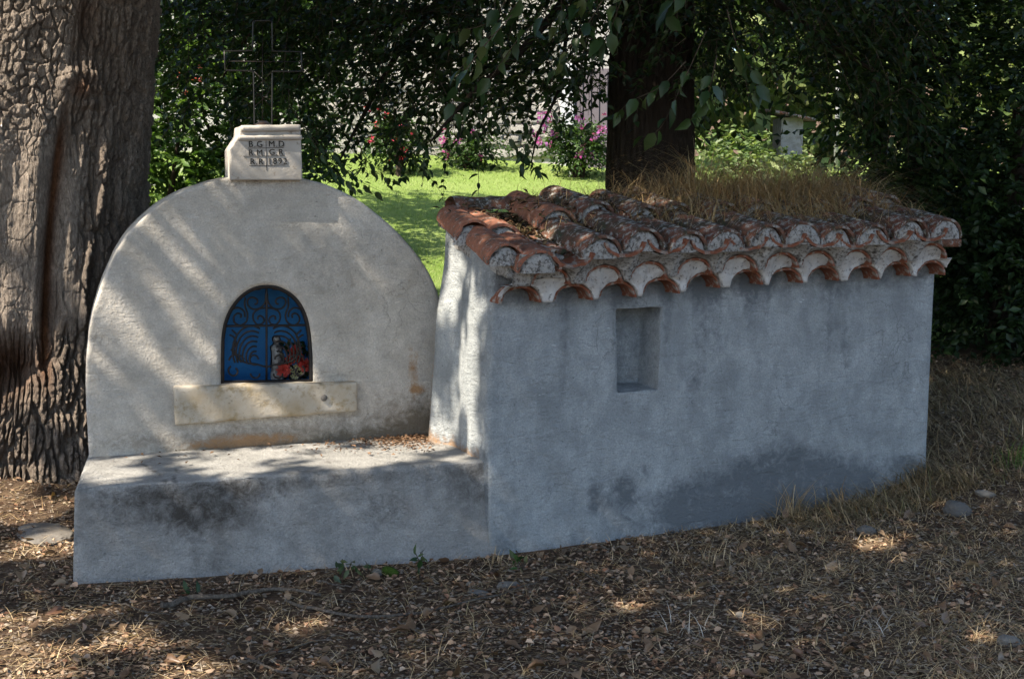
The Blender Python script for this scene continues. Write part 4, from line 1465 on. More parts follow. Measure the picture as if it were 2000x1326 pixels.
for zz_, rd, sh_ in ((2.4, 0.65, 0.96), (1.6, 0.65, 0.96), (3.0, 0.6, 0.95), (0.9, 0.55, 0.9)):
    lit.append((np.array([OX - 0.2, OY - 0.7, zz_]), rd, sh_, 0))
litP = np.array([l_[0] for l_ in lit])
la, lb = sunplane(litP)


def open_share(al, be, fine):
    o_ = np.full(al.shape, 0.0 if fine else 0.012)
    for k_, (p_, rd, sh_, f_) in enumerate(lit):
        if f_ == fine:
            wgt = np.exp(-(((al - la[k_]) ** 2 + (be - lb[k_]) ** 2) / rd ** 2) ** 2)
            o_ = np.maximum(o_, sh_ * wgt)
    return o_


def on_front_wall(Q):
    """leaves whose shadow falls on the front of the well house"""
    hit = np.zeros(len(Q), bool)
    for dpl in (0.02, -0.03, -0.08):
        t_ = ((Q - A) @ B1 - dpl) / float(SUN @ B1)
        X_ = Q - SUN[None] * t_[:, None]
        s_ = (X_ - A) @ E1
        hit |= (s_ > 0.04) & (s_ < 2.95) & (X_[:, 2] > -0.15) & (X_[:, 2] < 1.42)
    return hit


def on_seat_front(Q):
    """leaves whose shadow falls on the front of the seat"""
    ex = nrm((FRt - FLt) * np.array([1, 1, 0]))
    ny = np.array([-ex[1], ex[0], 0])
    hit = np.zeros(len(Q), bool)
    for dpl in (0.0, -0.05):
        t_ = ((Q - FLt) @ ny - dpl) / float(SUN @ ny)
        X_ = Q - SUN[None] * t_[:, None]
        s_ = (X_ - FLt) @ ex
        hit |= (s_ > -0.05) & (s_ < 1.98) & (X_[:, 2] > -0.1) & (X_[:, 2] < SEAT_Z - 0.03) & (vnoise(s_ * 3.0, X_[:, 2] * 3.0) < 0.8)
    return hit


def on_shrine_face(Q):
    """leaves whose shadow falls on the shrine wall: all shade but for streaks towards its lower left"""
    hit = np.zeros(len(Q), bool)
    for dpl in (0.0, -0.04):
        t_ = ((Q - J) @ B2 - dpl) / float(SUN @ B2)
        X_ = Q - SUN[None] * t_[:, None]
        s_ = (X_ - J) @ E2
        q_ = X_[:, 2] + (SUN[2] / -float(SUN @ E2)) * s_
        m_ = (s_ > -1.86) & (s_ < 0.03) & (X_[:, 2] > 0.47) & (X_[:, 2] < 1.78)
        gap = np.zeros(len(Q), bool)
        for u_, v_, w_ in ((592, 425, 0.022), (668, 455, 0.014)):
            sz_0 = sr_s(u_, v_)
            gap |= np.abs(q_ - (sz_0[1] + (SUN[2] / -float(SUN @ E2)) * sz_0[0])) < w_
        streak = (q_ < 0.10) & (vnoise(q_ / 0.12 + 3.0, s_ * 0.9) < 0.62)
        hit |= m_ & ~(gap | streak)
    t_ = ((Q - J) @ B2 + 0.06) / float(SUN @ B2)
    X_ = Q - SUN[None] * t_[:, None]
    s_ = (X_ - J) @ E2
    return hit & ~((s_ > -1.12) & (s_ < -0.60) & (X_[:, 2] > 1.82) & (X_[:, 2] < 2.2))


qs = np.sort(fbm(rng.random(20000) * 200, rng.random(20000) * 200, o=2))


def thr_of(sh_):
    return qs[np.minimum((sh_ * len(qs)).astype(int), len(qs) - 1)]


def canopy(n, xr, yr, zr, clump=0.55):  # unseen leaves placed up the sun rays, kept wherever shade is wanted
    P = np.column_stack([rng.uniform(*xr, n), rng.uniform(*yr, n), rng.uniform(-0.2, 2.4, n)])
    zq = rng.uniform(*zr, n)
    Q = P + SUN[None] * ((zq - P[:, 2]) / SUN[2])[:, None]
    al, be = sunplane(Q)
    keep = (fbm(al / 0.20, be / 0.20, o=2) > thr_of(open_share(al, be, 0))) & (fbm(al / 0.17 + 40, be / 0.17, o=2) > thr_of(open_share(al, be, 1)))
    keep |= on_front_wall(Q) | on_shrine_face(Q) | on_seat_front(Q)
    return Q[keep]


GREEN = [(0.028, 0.065, 0.016), (0.045, 0.095, 0.024), (0.075, 0.13, 0.032)]
Q = canopy(125000, (-4.4, 3.2), (3.2, 11.6), (4.5, 7.2))
n_ = len(Q)
kind(leaves('crown', Q, rng.standard_normal((n_, 3)) + [0, 0, -0.3], rng.standard_normal((n_, 3)) * 0.8 + [0, 0, 1], rng.uniform(0.075, 0.12, n_), rng.uniform(0.048, 0.075, n_), tones(n_, GREEN), 'leaf_matt', oak), 'stuff')

# ------------------------------------------------------------------ the second tree, behind the well house
LX_, LY_ = 1.10, 10.4
linden = thing('lime_tree', (LX_, LY_, gz(LX_, LY_)), 'dark straight-trunked tree with drooping leafy branches behind the tiled roof', 'tree')
nth, nz_ = 200, 240
th = np.linspace(0, 2 * math.pi, nth, endpoint=False)
zz = np.linspace(gz(LX_, LY_) - 0.1, 5.2, nz_)
TH, ZZ = np.meshgrid(th, zz, indexing='xy')
f1, f2, cid = worley(TH * 0.34 / 0.045 + 0.5 * fbm(TH * 4, ZZ * 3, o=2), ZZ / 0.22, 21)
Rr = 0.335 - 0.022 * (ZZ - 1.8) + 0.10 * np.exp(-(ZZ - zz[0]) / 0.35) + 0.018 * np.cos(3 * TH + 1) + 0.022 * sstep(0, 0.4, f2 - f1)
V = np.stack([LX_ + 0.0 * ZZ + Rr * np.cos(TH), LY_ + Rr * np.sin(TH), ZZ], -1).reshape(-1, 3)
mesh_np('trunk', V, grid_faces(nz_, nth, True), MATS['dark_bark'], linden, True)
tp = np.array([LX_, LY_, 5.0])
for tgt, r_, sag in (((-2.4, 9.7, 5.6), 0.15, 0.8), ((0.4, 7.6, 5.8), 0.14, 0.6), ((4.0, 9.4, 6.0), 0.16, 0.6), ((2.2, 12.4, 6.4), 0.16, 0.6), ((-0.8, 11.8, 6.3), 0.13, 0.6)):
    tgt = np.array(tgt)
    md_ = tp + (tgt - tp) * 0.5 + np.array([0, 0, sag])
    limb(linden, [tp - [0, 0, 0.8], tp + (md_ - tp) * 0.4, md_, tgt], r_, 0.04)
# branches that droop into view
br = []


def droop_branch(pxs, ys, r0, r1):
    pts = [at_y(u, v, y) for (u, v), y in zip(pxs, ys)]
    br.append(smooth_path(pts, 24))
    limb(linden, pts, r0, r1, n=24, ns=6, name='branch')


droop_branch([(1190, -260), (1000, -40), (800, 25), (690, 45), (600, 75)], [10.3, 10.0, 9.9, 9.8, 9.7], 0.05, 0.016)
droop_branch([(1200, -200), (1120, -30), (1030, 90), (945, 160), (895, 215), (845, 280)], [10.2, 9.8, 9.4, 9.2, 9.1, 9.0], 0.04, 0.008)
droop_branch([(1000, -160), (860, -10), (760, 130), (700, 240), (660, 320)], [10.0, 10.0, 9.9, 9.9, 9.8], 0.035, 0.007)
droop_branch([(1150, -120), (1110, 60), (1090, 170), (1050, 260), (1035, 320)], [9.9, 9.8, 9.7, 9.6, 9.6], 0.022, 0.005)
droop_branch([(1330, -150), (1480, -20), (1600, 70), (1720, 150)], [10.3, 10.0, 9.8, 9.6], 0.05, 0.012)
droop_branch([(700, -150), (560, 0), (480, 80), (430, 160)], [10.3, 10.3, 10.3, 10.3], 0.03, 0.008)

# hanging foliage between the two trees
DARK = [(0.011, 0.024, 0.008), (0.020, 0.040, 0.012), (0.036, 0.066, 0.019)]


def region_sprays(n, pts_fn, dirs, Ln, nl, size, cols, name, parent, mat='leaf', tpl=HI, droop=0.35, tw_r=0.004, flat=0.45):
    O = pts_fn(n)
    n = len(O)
    D = np.asarray(dirs)[None] + 0.55 * rng.standard_normal((n, 3))
    P, Dd, Nn, tw = sprays(O, D, rng.uniform(*Ln, n), nl, droop, flat)
    k_ = len(P)
    sz = rng.uniform(size * 0.7, size * 1.25, k_)
    kind(leaves(name, P, Dd, Nn, sz, sz * 0.55, tones(k_, cols), mat, parent, tpl), 'stuff')
    if tw_r:
        kind(twig_mesh('twigs', tw, tw_r, 'twig', parent), 'stuff')


def px_region(fn, y0, y1):
    def f(n):
        pts = []
        while len(pts) < n:
            u, v = rng.uniform(250, 1400), rng.uniform(-160, 400)
            if rng.random() < fn(u, v):
                y = rng.uniform(y0, y1)
                pts.append(at_y(u, v, y))
        return np.array(pts)
    return f


def hang(u, v):
    # how thick the hanging leaves are; a ragged lower edge
    lowv = np.interp(u, [250, 450, 600, 680, 760, 830, 900, 1000, 1060, 1120, 1190, 1400], [150, 230, 300, 330, 300, 240, 205, 210, 215, 165, 140, 80])
    d_ = lowv - v
    if d_ < -15:
        return 0.0
    dens = np.interp(d_, [-15, 20, 120, 250], [0.12, 0.42, 0.6, 0.95])
    if u < 480:
        dens *= np.interp(u, [250, 480], [0.35, 1.0])
    if u > 1120 and v > 130:
        dens *= 0.5
    if v < 185 and 820 < u < 1190:
        dens = max(dens, 0.8)
    return dens * (0.4 + 1.0 * float(vnoise(np.array(u / 85.0), np.array(v / 60.0))))


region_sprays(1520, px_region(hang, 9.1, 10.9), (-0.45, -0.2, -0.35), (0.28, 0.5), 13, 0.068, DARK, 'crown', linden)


def px_region2(n):
    pts = []
    while len(pts) < n:
        u, v = rng.uniform(1330, 1800), rng.uniform(-170, 260)
        lowv = np.interp(u, [1330, 1400, 1500, 1600, 1700, 1800], [185, 160, 165, 190, 240, 260])
        if v < lowv and rng.random() < np.interp(lowv - v, [0, 60, 200], [0.25, 0.6, 1.0]) * (0.3 + 1.2 * float(vnoise(np.array(u / 70.0), np.array(v / 60.0)))):
            pts.append(at_y(u, v, rng.uniform(9.2, 11.0)))
    return np.array(pts)


region_sprays(620, px_region2, (0.4, -0.2, -0.35), (0.28, 0.5), 12, 0.07, DARK, 'crown', linden)


# the leaves that hang nearest, one by one
def leaf_mesh(name, mat, tplv, L, Wd, fold, curl=0.0):
    T, F = HI
    V = T * np.array([L, Wd, L * fold])
    V[:, 2] -= curl * L * (T[:, 0] ** 2)
    o = mesh_np(name, V, F, MATS[mat], None, True)
    me_ = o.data
    bpy.data.objects.remove(o, do_unlink=True)
    return me_


BIG = [leaf_mesh('leaf', 'green_leaf', HI, 0.118, 0.082, f_, c_) for f_, c_ in ((1.0, 0.1), (0.5, 0.25), (1.6, 0.3))]
SMALL = [leaf_mesh('leaf', 'green_leaf', HI, 0.078, 0.042, f_, c_) for f_, c_ in ((1.0, 0.1), (0.5, 0.25))]


def put_leaf(me_, p, d, nn, parent, sc_=1.0, name='leaf'):
    d = nrm(np.asarray(d, float))
    s_ = nrm(np.cross(nn, d))
    u_ = np.cross(d, s_)
    o = link(name, me_, parent)
    M_ = Matrix(((d[0], s_[0], u_[0], p[0]), (d[1], s_[1], u_[1], p[1]), (d[2], s_[2], u_[2], p[2]), (0, 0, 0, 1)))
    o.matrix_basis = M_ @ Matrix.Scale(sc_, 4)
    return o


def leafy_twig(pxs, y, nleaf, meshes, parent, rad=0.004, sc_=1.0):
    pts = [at_y(u, v, y + 0.1 * k_) for k_, (u, v) in enumerate(pxs)]
    # shift into the parent's own space
    P = smooth_path(pts, nleaf + 4)
    Acc().tube(P, np.linspace(rad, rad * 0.4, len(P)), 5).build('twig', MATS['twig'], parent, True)
    T = nrm(np.gradient(P, axis=0))
    off = -np.array(parent.location)
    for k_ in range(nleaf):
        i = 3 + k_
        sd = nrm(np.cross(T[i], [0, 0, 1.0]) + 1e-3) * (1 if k_ % 2 else -1)
        d = T[i] * 0.5 + sd * 0.8 + rng.standard_normal(3) * 0.3 + np.array([0, 0, -0.75])
        nn = np.array([0, -0.6, 0.8]) + rng.standard_normal(3) * 0.5
        put_leaf(meshes[rng.integers(len(meshes))], P[i] + rng.standard_normal(3) * 0.01, d, nn, parent, sc_ * rng.uniform(0.75, 1.15))


big_tw = [[(1260, -60), (1215, 0), (1190, 60), (1150, 100)], [(1060, -60), (1000, 20), (940, 90), (885, 150)], [(1010, -40), (960, 40), (900, 60), (850, 70)], [(1120, -50), (1060, 30), (1010, 80), (960, 150), (895, 240)],
          [(1190, -20), (1140, 60), (1100, 110), (1085, 150)], [(1000, 30), (930, 110), (890, 180), (880, 260)], [(1360, -40), (1310, 10), (1300, 40)], [(1340, 120), (1290, 170), (1230, 200), (1190, 240)],
          [(1380, 60), (1330, 170), (1290, 250), (1250, 270)], [(1400, 110), (1380, 190), (1345, 240)], [(1210, -70), (1160, -10), (1120, 20), (1080, 60)], [(1420, 20), (1440, 90), (1470, 140), (1485, 190)]]
for pxs in big_tw:
    leafy_twig(pxs, float(rng.uniform(7.3, 8.4)), 9, BIG, linden)
small_tw = [[(560, 200), (620, 280), (680, 340), (745, 375)], [(600, 260), (640, 320), (670, 350), (700, 378)], [(1040, 250), (1030, 310), (1045, 330), (1057, 338)], [(1040, 240), (1022, 300), (1018, 335)], [(690, 250), (720, 320), (760, 350), (800, 345)],
            [(900, 150), (870, 210), (840, 260), (815, 300)], [(960, 180), (955, 230), (975, 260)], [(1080, 150), (1070, 200), (1100, 245), (1130, 265)], [(1100, 120), (1115, 160), (1135, 185)], [(780, 180), (800, 250), (830, 300), (835, 330)],
            [(1000, 200), (990, 250), (1010, 290), (1015, 310)], [(860, 160), (900, 240), (930, 270)]]
for pxs in small_tw:
    leafy_twig(pxs, float(rng.uniform(8.9, 9.6)), 14, SMALL, linden, 0.003)

# unseen crown of the second tree, placed to shade the right side
Q = canopy(44000, (3.2, 9.5), (5.0, 11.6), (5.0, 8.2))
n_ = len(Q)
kind(leaves('crown', Q, rng.standard_normal((n_, 3)) + [0, 0, -0.3], rng.standard_normal((n_, 3)) * 0.8 + [0, 0, 1], rng.uniform(0.12, 0.18, n_), rng.uniform(0.07, 0.11, n_), tones(n_, GREEN), 'leaf_matt', linden), 'stuff')


# ------------------------------------------------------------------ shrubs and trees around the lawn
def bush(name, label, cat, c, rad, n, size, cols, trunk_h=0.0, nl=10, mat='leaf', group=None, tpl=LO, shell=0.55, stem_r=0.04, lumps=7):
    c = np.asarray(c, float)
    g0 = float(gz(c[0], c[1]))
    b = thing(name, (c[0], c[1], g0), label, cat, group)
    rad = np.asarray(rad, float)
    c[2] = max(c[2], g0 + 0.55 * rad[2])
    # lumpy crown: union of offset lobes
    lc = rng.standard_normal((lumps, 3))
    lc = nrm(lc) * rng.uniform(0.25, 0.62, (lumps, 1)) * rad + c
    lr_ = rng.uniform(0.42, 0.68, lumps)
    pick = rng.integers(0, lumps, n)
    dirs = nrm(rng.standard_normal((n, 3)))
    rr_ = (shell + (1 - shell) * rng.random(n))[:, None] ** 0.7
    O = lc[pick] + dirs * rr_ * (lr_[pick][:, None] * rad)
    O = O[O[:, 2] > g0 + 0.03]
    dirs = nrm(O - c) * 0.8 + [0, 0, 0.1]
    P, D, Nn, tw = sprays(O, dirs + 0.5 * rng.standard_normal(O.shape), rng.uniform(0.15, 0.35, len(O)) * max(1.0, size / 0.07), nl, 0.3, 0.6)
    k_ = len(P)
    sz = rng.uniform(size * 0.7, size * 1.25, k_)
    kind(leaves('crown', P, D, Nn, sz, sz * 0.58, tones(k_, cols), mat, b, tpl), 'stuff')
    # stems
    ns_ = 5 if trunk_h == 0 else 1
    for k2 in range(ns_):
        o0 = np.array([c[0] + 0.08 * rng.standard_normal(), c[1] + 0.08 * rng.standard_normal(), g0 - 0.05])
        tgt = lc[k2 % lumps] if trunk_h == 0 else c
        nm = 'stem' if trunk_h == 0 else 'trunk'
        limb(b, [o0, o0 + (tgt - o0) * 0.5 + [0.05, 0, 0.1], tgt], stem_r, stem_r * 0.4, n=12, ns=8, name=nm)
        if trunk_h:
            for q in range(min(5, lumps)):
                st_ = o0 + (tgt - o0) * (0.5 + 0.1 * q)
                limb(b, [st_, st_ + (lc[q] - st_) * 0.5 + [0, 0, 0.15], lc[q]], stem_r * 0.45, stem_r * 0.12, n=10, ns=6)
    return b


def dots(par, n, fn, size, cols, name='bloom', nb=7):
    """flower heads, each a small domed cluster of petals"""
    for _ in range(n):
        p = fn()
        d = nrm(rng.standard_normal((nb, 3)) + [0, -0.8, 0.5])
        leaves(name, np.repeat(p[None], nb, 0) + d * size * 0.35, d + 0.5 * rng.standard_normal((nb, 3)), d + 0.2, size * 0.9, size * 0.8, tones(nb, cols), 'petal', par, LO)


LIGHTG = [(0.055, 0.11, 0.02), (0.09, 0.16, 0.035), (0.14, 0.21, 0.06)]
p = at_y(330, 190, 12.6)
b = bush('flowering_shrub', 'tall sunlit shrub with small red flowers just right of the old trunk', 'shrub', (p[0] - 0.2, 12.6, 2.35), (0.95, 0.8, 1.75), 900, 0.085, LIGHTG)
dots(b, 6, lambda: at_y(rng.uniform(290, 430), rng.uniform(80, 230), 11.9), 0.032, [(0.35, 0.06, 0.06), (0.42, 0.12, 0.11)])
p = at_y(470, 240, 13.2)
bush('evergreen_shrub', 'dark green leafy shrub behind the iron cross of the shrine', 'shrub', (p[0], 13.4, 2.3), (1.0, 0.8, 1.5), 950, 0.085, [(0.02, 0.045, 0.012), (0.04, 0.085, 0.02), (0.07, 0.12, 0.03)])
p = at_y(600, 100, 14.0)
bush('garden_tree', 'small leafy tree left of the house wall', 'tree', (p[0] - 0.6, 14.6, 3.9), (1.6, 1.0, 1.5), 900, 0.09, [(0.03, 0.065, 0.016), (0.05, 0.095, 0.024), (0.08, 0.13, 0.03)], trunk_h=1.5, stem_r=0.09)
p = at_y(1450, 270, 13.5)
bush('light_shrub', 'bright sunlit shrub to the right of the dark tree trunk', 'shrub', (p[0] + 0.0, 13.6, 1.75), (0.95, 0.8, 0.85), 750, 0.075, [(0.07, 0.125, 0.035), (0.125, 0.18, 0.062), (0.21, 0.26, 0.11)])
p = at_y(1620, 320, 12.0)
bush('pale_shrub', 'small pale leaved shrub showing above the dry roof grass', 'shrub', (p[0], 12.2, 1.65), (0.55, 0.5, 0.5), 320, 0.075, [(0.18, 0.24, 0.09), (0.28, 0.33, 0.15)])

# dark thicket on the right
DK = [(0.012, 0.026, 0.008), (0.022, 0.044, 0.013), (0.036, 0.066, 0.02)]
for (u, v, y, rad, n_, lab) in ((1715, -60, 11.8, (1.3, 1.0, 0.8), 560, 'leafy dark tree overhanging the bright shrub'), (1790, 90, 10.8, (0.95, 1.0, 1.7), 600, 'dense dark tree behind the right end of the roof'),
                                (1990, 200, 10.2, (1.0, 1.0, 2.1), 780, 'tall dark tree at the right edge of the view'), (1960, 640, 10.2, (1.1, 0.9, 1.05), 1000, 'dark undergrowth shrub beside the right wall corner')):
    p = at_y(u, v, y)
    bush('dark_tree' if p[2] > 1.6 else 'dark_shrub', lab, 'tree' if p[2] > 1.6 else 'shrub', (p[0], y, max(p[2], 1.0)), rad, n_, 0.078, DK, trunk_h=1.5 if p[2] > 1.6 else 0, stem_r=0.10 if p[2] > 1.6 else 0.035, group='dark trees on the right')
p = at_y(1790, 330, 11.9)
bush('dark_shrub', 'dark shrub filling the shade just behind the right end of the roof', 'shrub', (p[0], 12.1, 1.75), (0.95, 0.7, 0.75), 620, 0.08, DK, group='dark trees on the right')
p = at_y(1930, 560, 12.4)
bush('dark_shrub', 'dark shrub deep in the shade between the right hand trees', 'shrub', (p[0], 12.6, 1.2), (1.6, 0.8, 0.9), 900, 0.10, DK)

# house behind the lawn
HY = 20.4
hx0, hx1 = at_y(520, 300, HY)[0], at_y(1260, 300, HY)[0]
hz0 = float(gz(0.0, HY)) - 0.3
house = thing('house', ((hx0 + hx1) / 2, HY + 3, hz0), 'pale stone house with shuttered door seen through the leaves behind the lawn', 'house')


def box(name, x0, x1, y0, y1, z0, z1, mat, parent, bev=0.0):
    bm = bmesh.new()
    bmesh.ops.create_cube(bm, size=1.0)
    for v in bm.verts:
        v.co = Vector((x0 + (x1 - x0) * (v.co.x + 0.5), y0 + (y1 - y0) * (v.co.y + 0.5), z0 + (z1 - z0) * (v.co.z + 0.5)))
    if bev:
        bmesh.ops.bevel(bm, geom=bm.edges[:], offset=bev, segments=2, affect='EDGES')
    me_ = bpy.data.meshes.new(name)
    bm.to_mesh(me_)
    bm.free()
    me_.materials.append(MATS[mat])
    return link(name, me_, parent)


hwall = box('wall', hx0 - 3.5, hx1, HY, HY + 6, hz0, 6.6, 'render_wall', house)
V = np.array([(hx0 - 3.9, HY - 0.4, 6.5), (hx1 + 0.4, HY - 0.4, 6.5), (hx1 + 0.4, HY + 6.4, 6.5), (hx0 - 3.9, HY + 6.4, 6.5), (hx0 - 3.9, HY + 3, 8.4), (hx1 + 0.4, HY + 3, 8.4)])
mesh_np('roof', V, [np.array([(0, 1, 5, 4), (2, 3, 4, 5), (3, 2, 1, 0)]), np.array([(0, 4, 3), (1, 2, 5)])], MATS['terracotta'], house)
# rubble stones of the wall as far as it shows
ST = []
for k_ in range(5):
    V, F, N = rounded_box((1, 1, 1), 0.25, 0.5, 1)
    V = V - 0.5 + 0.10 * np.random.default_rng(50 + k_).standard_normal(V.shape)
    o = mesh_np('stone', V, F, MATS['rubble_stone'], None, True)
    ST.append(o.data)
    bpy.data.objects.remove(o, do_unlink=True)
zc, cnt = hz0 + 0.38, 0
xs0, xs1 = at_y(600, 300, HY)[0], at_y(1092, 300, HY)[0]
while zc < 4.9 and cnt < 300:
    hgt = rng.uniform(0.13, 0.22)
    x = xs0 + rng.uniform(-0.2, 0)
    while x < xs1 - 0.12 and cnt < 300:
        wd = min(rng.uniform(0.2, 0.46), xs1 - x)
        o = link('stone', ST[cnt % 5], hwall)
        o.location = (x + wd / 2, HY - 0.005, zc + hgt / 2 + rng.uniform(-0.012, 0.012))
        o.scale = (wd - 0.02, 0.09, hgt - 0.015)
        o.rotation_euler = (0, rng.uniform(-0.04, 0.04), 0)
        cnt += 1
        x += wd
    zc += hgt
jx0, jx1 = at_y(1094, 200, HY)[0], at_y(1122, 200, HY)[0]
box('door_jamb', jx0, jx1, HY - 0.10, HY + 0.02, hz0, 3.62, 'white_paint', house, 0.02)
dr = box('door', jx1 + 0.003, jx1 + 1.05, HY - 0.03, HY + 0.02, hz0, 3.55, 'shutter_paint', house)
for k_ in range(8):
    box('board', jx1 + 0.02 + 0.128 * k_, jx1 + 0.13 + 0.128 * k_, HY - 0.06, HY - 0.031, hz0 + 0.05, 3.52, 'shutter_paint', dr, 0.006)
box('door_jamb', jx1 + 1.053, jx1 + 1.25, HY - 0.10, HY + 0.02, hz0, 3.62, 'white_paint', house, 0.02)

# flowers along the house
PINK = [(0.28, 0.035, 0.15), (0.36, 0.09, 0.24), (0.26, 0.11, 0.29)]
for (u, v, y, rad, n_, lab, cols, nd_) in ((1125, 282, 19.3, (0.62, 0.5, 0.36), 330, 'hydrangea bush with mauve flower heads below the house door', [(0.22, 0.08, 0.25), (0.32, 0.13, 0.33), (0.34, 0.05, 0.21)], 34),
                                           (925, 295, 19.5, (0.42, 0.4, 0.24), 180, 'low pink flowering bush at the foot of the house wall', PINK, 12),
                                           (770, 280, 18.4, (0.34, 0.3, 0.42), 220, 'shrub with bright red blooms in front of the house wall', [(0.40, 0.03, 0.07), (0.48, 0.08, 0.12)], 12)):
    p = at_y(u, v, y)
    b = bush('flower_bush', lab, 'shrub', (p[0], y, p[2]), rad, n_, 0.08, [(0.025, 0.055, 0.015), (0.05, 0.09, 0.025)], nl=7)
    dots(b, nd_, lambda: np.array([p[0] + rad[0] * rng.uniform(-1.1, 1.1), y - rad[1] * rng.uniform(0.3, 1.1), p[2] + rad[2] * rng.uniform(-0.5, 1.2)]), 0.065, cols)

# a little outbuilding and a pale post glimpsed through the trees on the right
p = at_y(1548, 228, 24.0)
g_ = float(gz(p[0], 24.5)) - 0.2
hut = thing('garden_hut', (p[0] + 0.2, 24.5, g_), 'small tan hut with reddish roof edge glimpsed beyond the bright shrub', 'hut')
box('wall', p[0] - 0.20, p[0] + 0.20, 24.0, 24.8, g_, p[2] - 0.02, 'rubble_stone', hut)
V = np.array([(p[0] - 0.45, 23.8, p[2] + 0.07), (p[0] + 0.38, 23.8, p[2] - 0.10), (p[0] + 0.38, 25.0, p[2] - 0.05), (p[0] - 0.45, 25.0, p[2] + 0.12)])
mesh_np('roof', np.vstack([V, V + [0, 0, 0.06]]), [np.array([(3, 2, 1, 0), (4, 5, 6, 7), (0, 1, 5, 4), (1, 2, 6, 5), (2, 3, 7, 6), (3, 0, 4, 7)])], MATS['terracotta_mossy'], hut)
p = at_y(1640, 80, 22.0)
g_ = float(gz(p[0], 22.0))
post = Acc().tube([(p[0], 22.0, g_ - 0.1), (p[0], 22.0, p[2] + 0.12)], 0.04, 10).build('pale_post', MATS['pole_metal'], None, True)
tag(post, 'pale metal post glimpsed through the leaves at upper right', 'post')

# sunlit woods far behind everything
n_ = 26000
ang_ = rng.uniform(-0.75, 0.75, n_)
dist = rng.uniform(27, 44, n_)
X, Y = dist * np.sin(ang_), dist * np.cos(ang_)
hmax = 5.5 + 5.0 * fbm(ang_ * 9, dist * 0.08, o=3)
Z = gz(X, Y) + hmax * rng.random(n_) ** 0.8
FAR = [(0.08, 0.13, 0.035), (0.15, 0.20, 0.07), (0.26, 0.30, 0.13)]
woods = kind(leaves('far_woods', np.column_stack([X, Y, Z]), rng.standard_normal((n_, 3)), rng.standard_normal((n_, 3)) + [-0.4, -0.5, 0.6], rng.uniform(0.35, 0.8, n_), rng.uniform(0.3, 0.6, n_), tones(n_, FAR), 'leaf_matt'), 'stuff')
tag(woods, 'sunlit woods far behind the garden', 'woods')
#@@GROUND
# ------------------------------------------------------------------ ground cover
def inside_masonry(x, y, m=0.0):
    px_, py_ = x - A[0], y - A[1]
    s = px_ * E1[0] + py_ * E1[1]
    d = px_ * B1[0] + py_ * B1[1]
    shed_ = (s > -0.05 - m) & (s < 2.86 + m) & (d > -0.03 - m) & (d < 0.75 + m)
    qx, qy = x - J[0], y - J[1]
    s2 = qx * E2[0] + qy * E2[1]
    d2 = qx * B2[0] + qy * B2[1]
    shr = (s2 > -1.86 - m) & (s2 < 0.5) & (d2 > -0.80 - m) & (d2 < 0.5 + m)
    return shed_ | shr | (np.hypot(x - OX, y - OY) < 0.75 + m)


def scatter(n, xr=(-3.6, 4.6), yr=(3.9, 10.0), pw=1.6, fn=None):
    y = yr[0] + (yr[1] - yr[0]) * rng.random(n) ** pw
    x = rng.uniform(xr[0], xr[1], n)
    k_ = (~inside_masonry(x, y, 0.01)) & (np.abs(x) < 0.44 * y + 0.3)
    if fn is not None:
        k_ &= rng.random(n) < fn(x, y)
    x, y = x[k_], y[k_]
    return x, y


def flat_dirs(n, up=0.15):
    a = rng.uniform(0, 2 * math.pi, n)
    return np.column_stack([np.cos(a), np.sin(a), up * rng.standard_normal(n)])


def grassy(x, y):
    s = (x - A[0]) * E1[0] + (y - A[1]) * E1[1]
    d = dcoord(x, y)
    g = sstep(0.0, 1.6, s) * (0.30 + 0.9 * sstep(0.42, 0.58, fbm(x * 1.7, y * 2.4, o=4)))
    g = g + 0.8 * sstep(1.9, 2.7, s) * sstep(-0.7, -0.1, d)
    return np.clip(g + 0.12, 0, 1)


BROWN = [(0.085, 0.048, 0.030), (0.15, 0.085, 0.05), (0.27, 0.165, 0.10), (0.48, 0.34, 0.23), (0.19, 0.085, 0.045)]
x, y = scatter(110000, fn=lambda x, y: (1.0 - 0.55 * grassy(x, y)) * (0.25 + 1.2 * sstep(0.38, 0.62, fbm(x * 2.6, y * 3.4, 5.0, o=4))))
n_ = len(x)
P = np.column_stack([x, y, gz(x, y) + 0.006 + 0.014 * rng.random(n_)])
sz = 0.006 + 0.034 * rng.random(n_) ** 3.4
dn = tones(n_, BROWN, 0.25)
a = kind(leaves('leaf_litter', P, flat_dirs(n_, 0.25), np.column_stack([0.45 * rng.standard_normal((n_, 2)), np.ones(n_)]), sz, sz * rng.uniform(0.35, 0.8, n_), dn, 'dry_leaf', None, MID, rng.uniform(-1.5, 2.5, n_)), 'stuff')
tag(a, 'brown leaf litter covering the ground in front of the shrine', 'leaf litter')
# crumbs of soil, bark and gravel
x, y = scatter(60000)
n_ = len(x)
T_ = np.array([(-1, -0.7, 0), (1, -0.8, 0), (0.1, 1, 0), (0, 0, 0.8)], float)
sz = rng.uniform(0.003, 0.011, n_)
an = rng.uniform(0, 6.28, n_)
Vt = np.stack([T_[None, :, 0] * np.cos(an)[:, None] - T_[None, :, 1] * np.sin(an)[:, None], T_[None, :, 0] * np.sin(an)[:, None] + T_[None, :, 1] * np.cos(an)[:, None], np.repeat(T_[None, :, 2], n_, 0)], -1) * sz[:, None, None] * np.array([1.3, 1, 1])
Vt = Vt + np.column_stack([x, y, gz(x, y) + 0.006])[:, None, :]
F = (np.array([(0, 1, 3), (1, 2, 3), (2, 0, 3)])[None] + (np.arange(n_) * 4)[:, None, None]).reshape(-1, 3)
cc = tones(n_, [(0.06, 0.04, 0.028), (0.12, 0.084, 0.058), (0.20, 0.155, 0.115), (0.32, 0.27, 0.22)], 0.2)
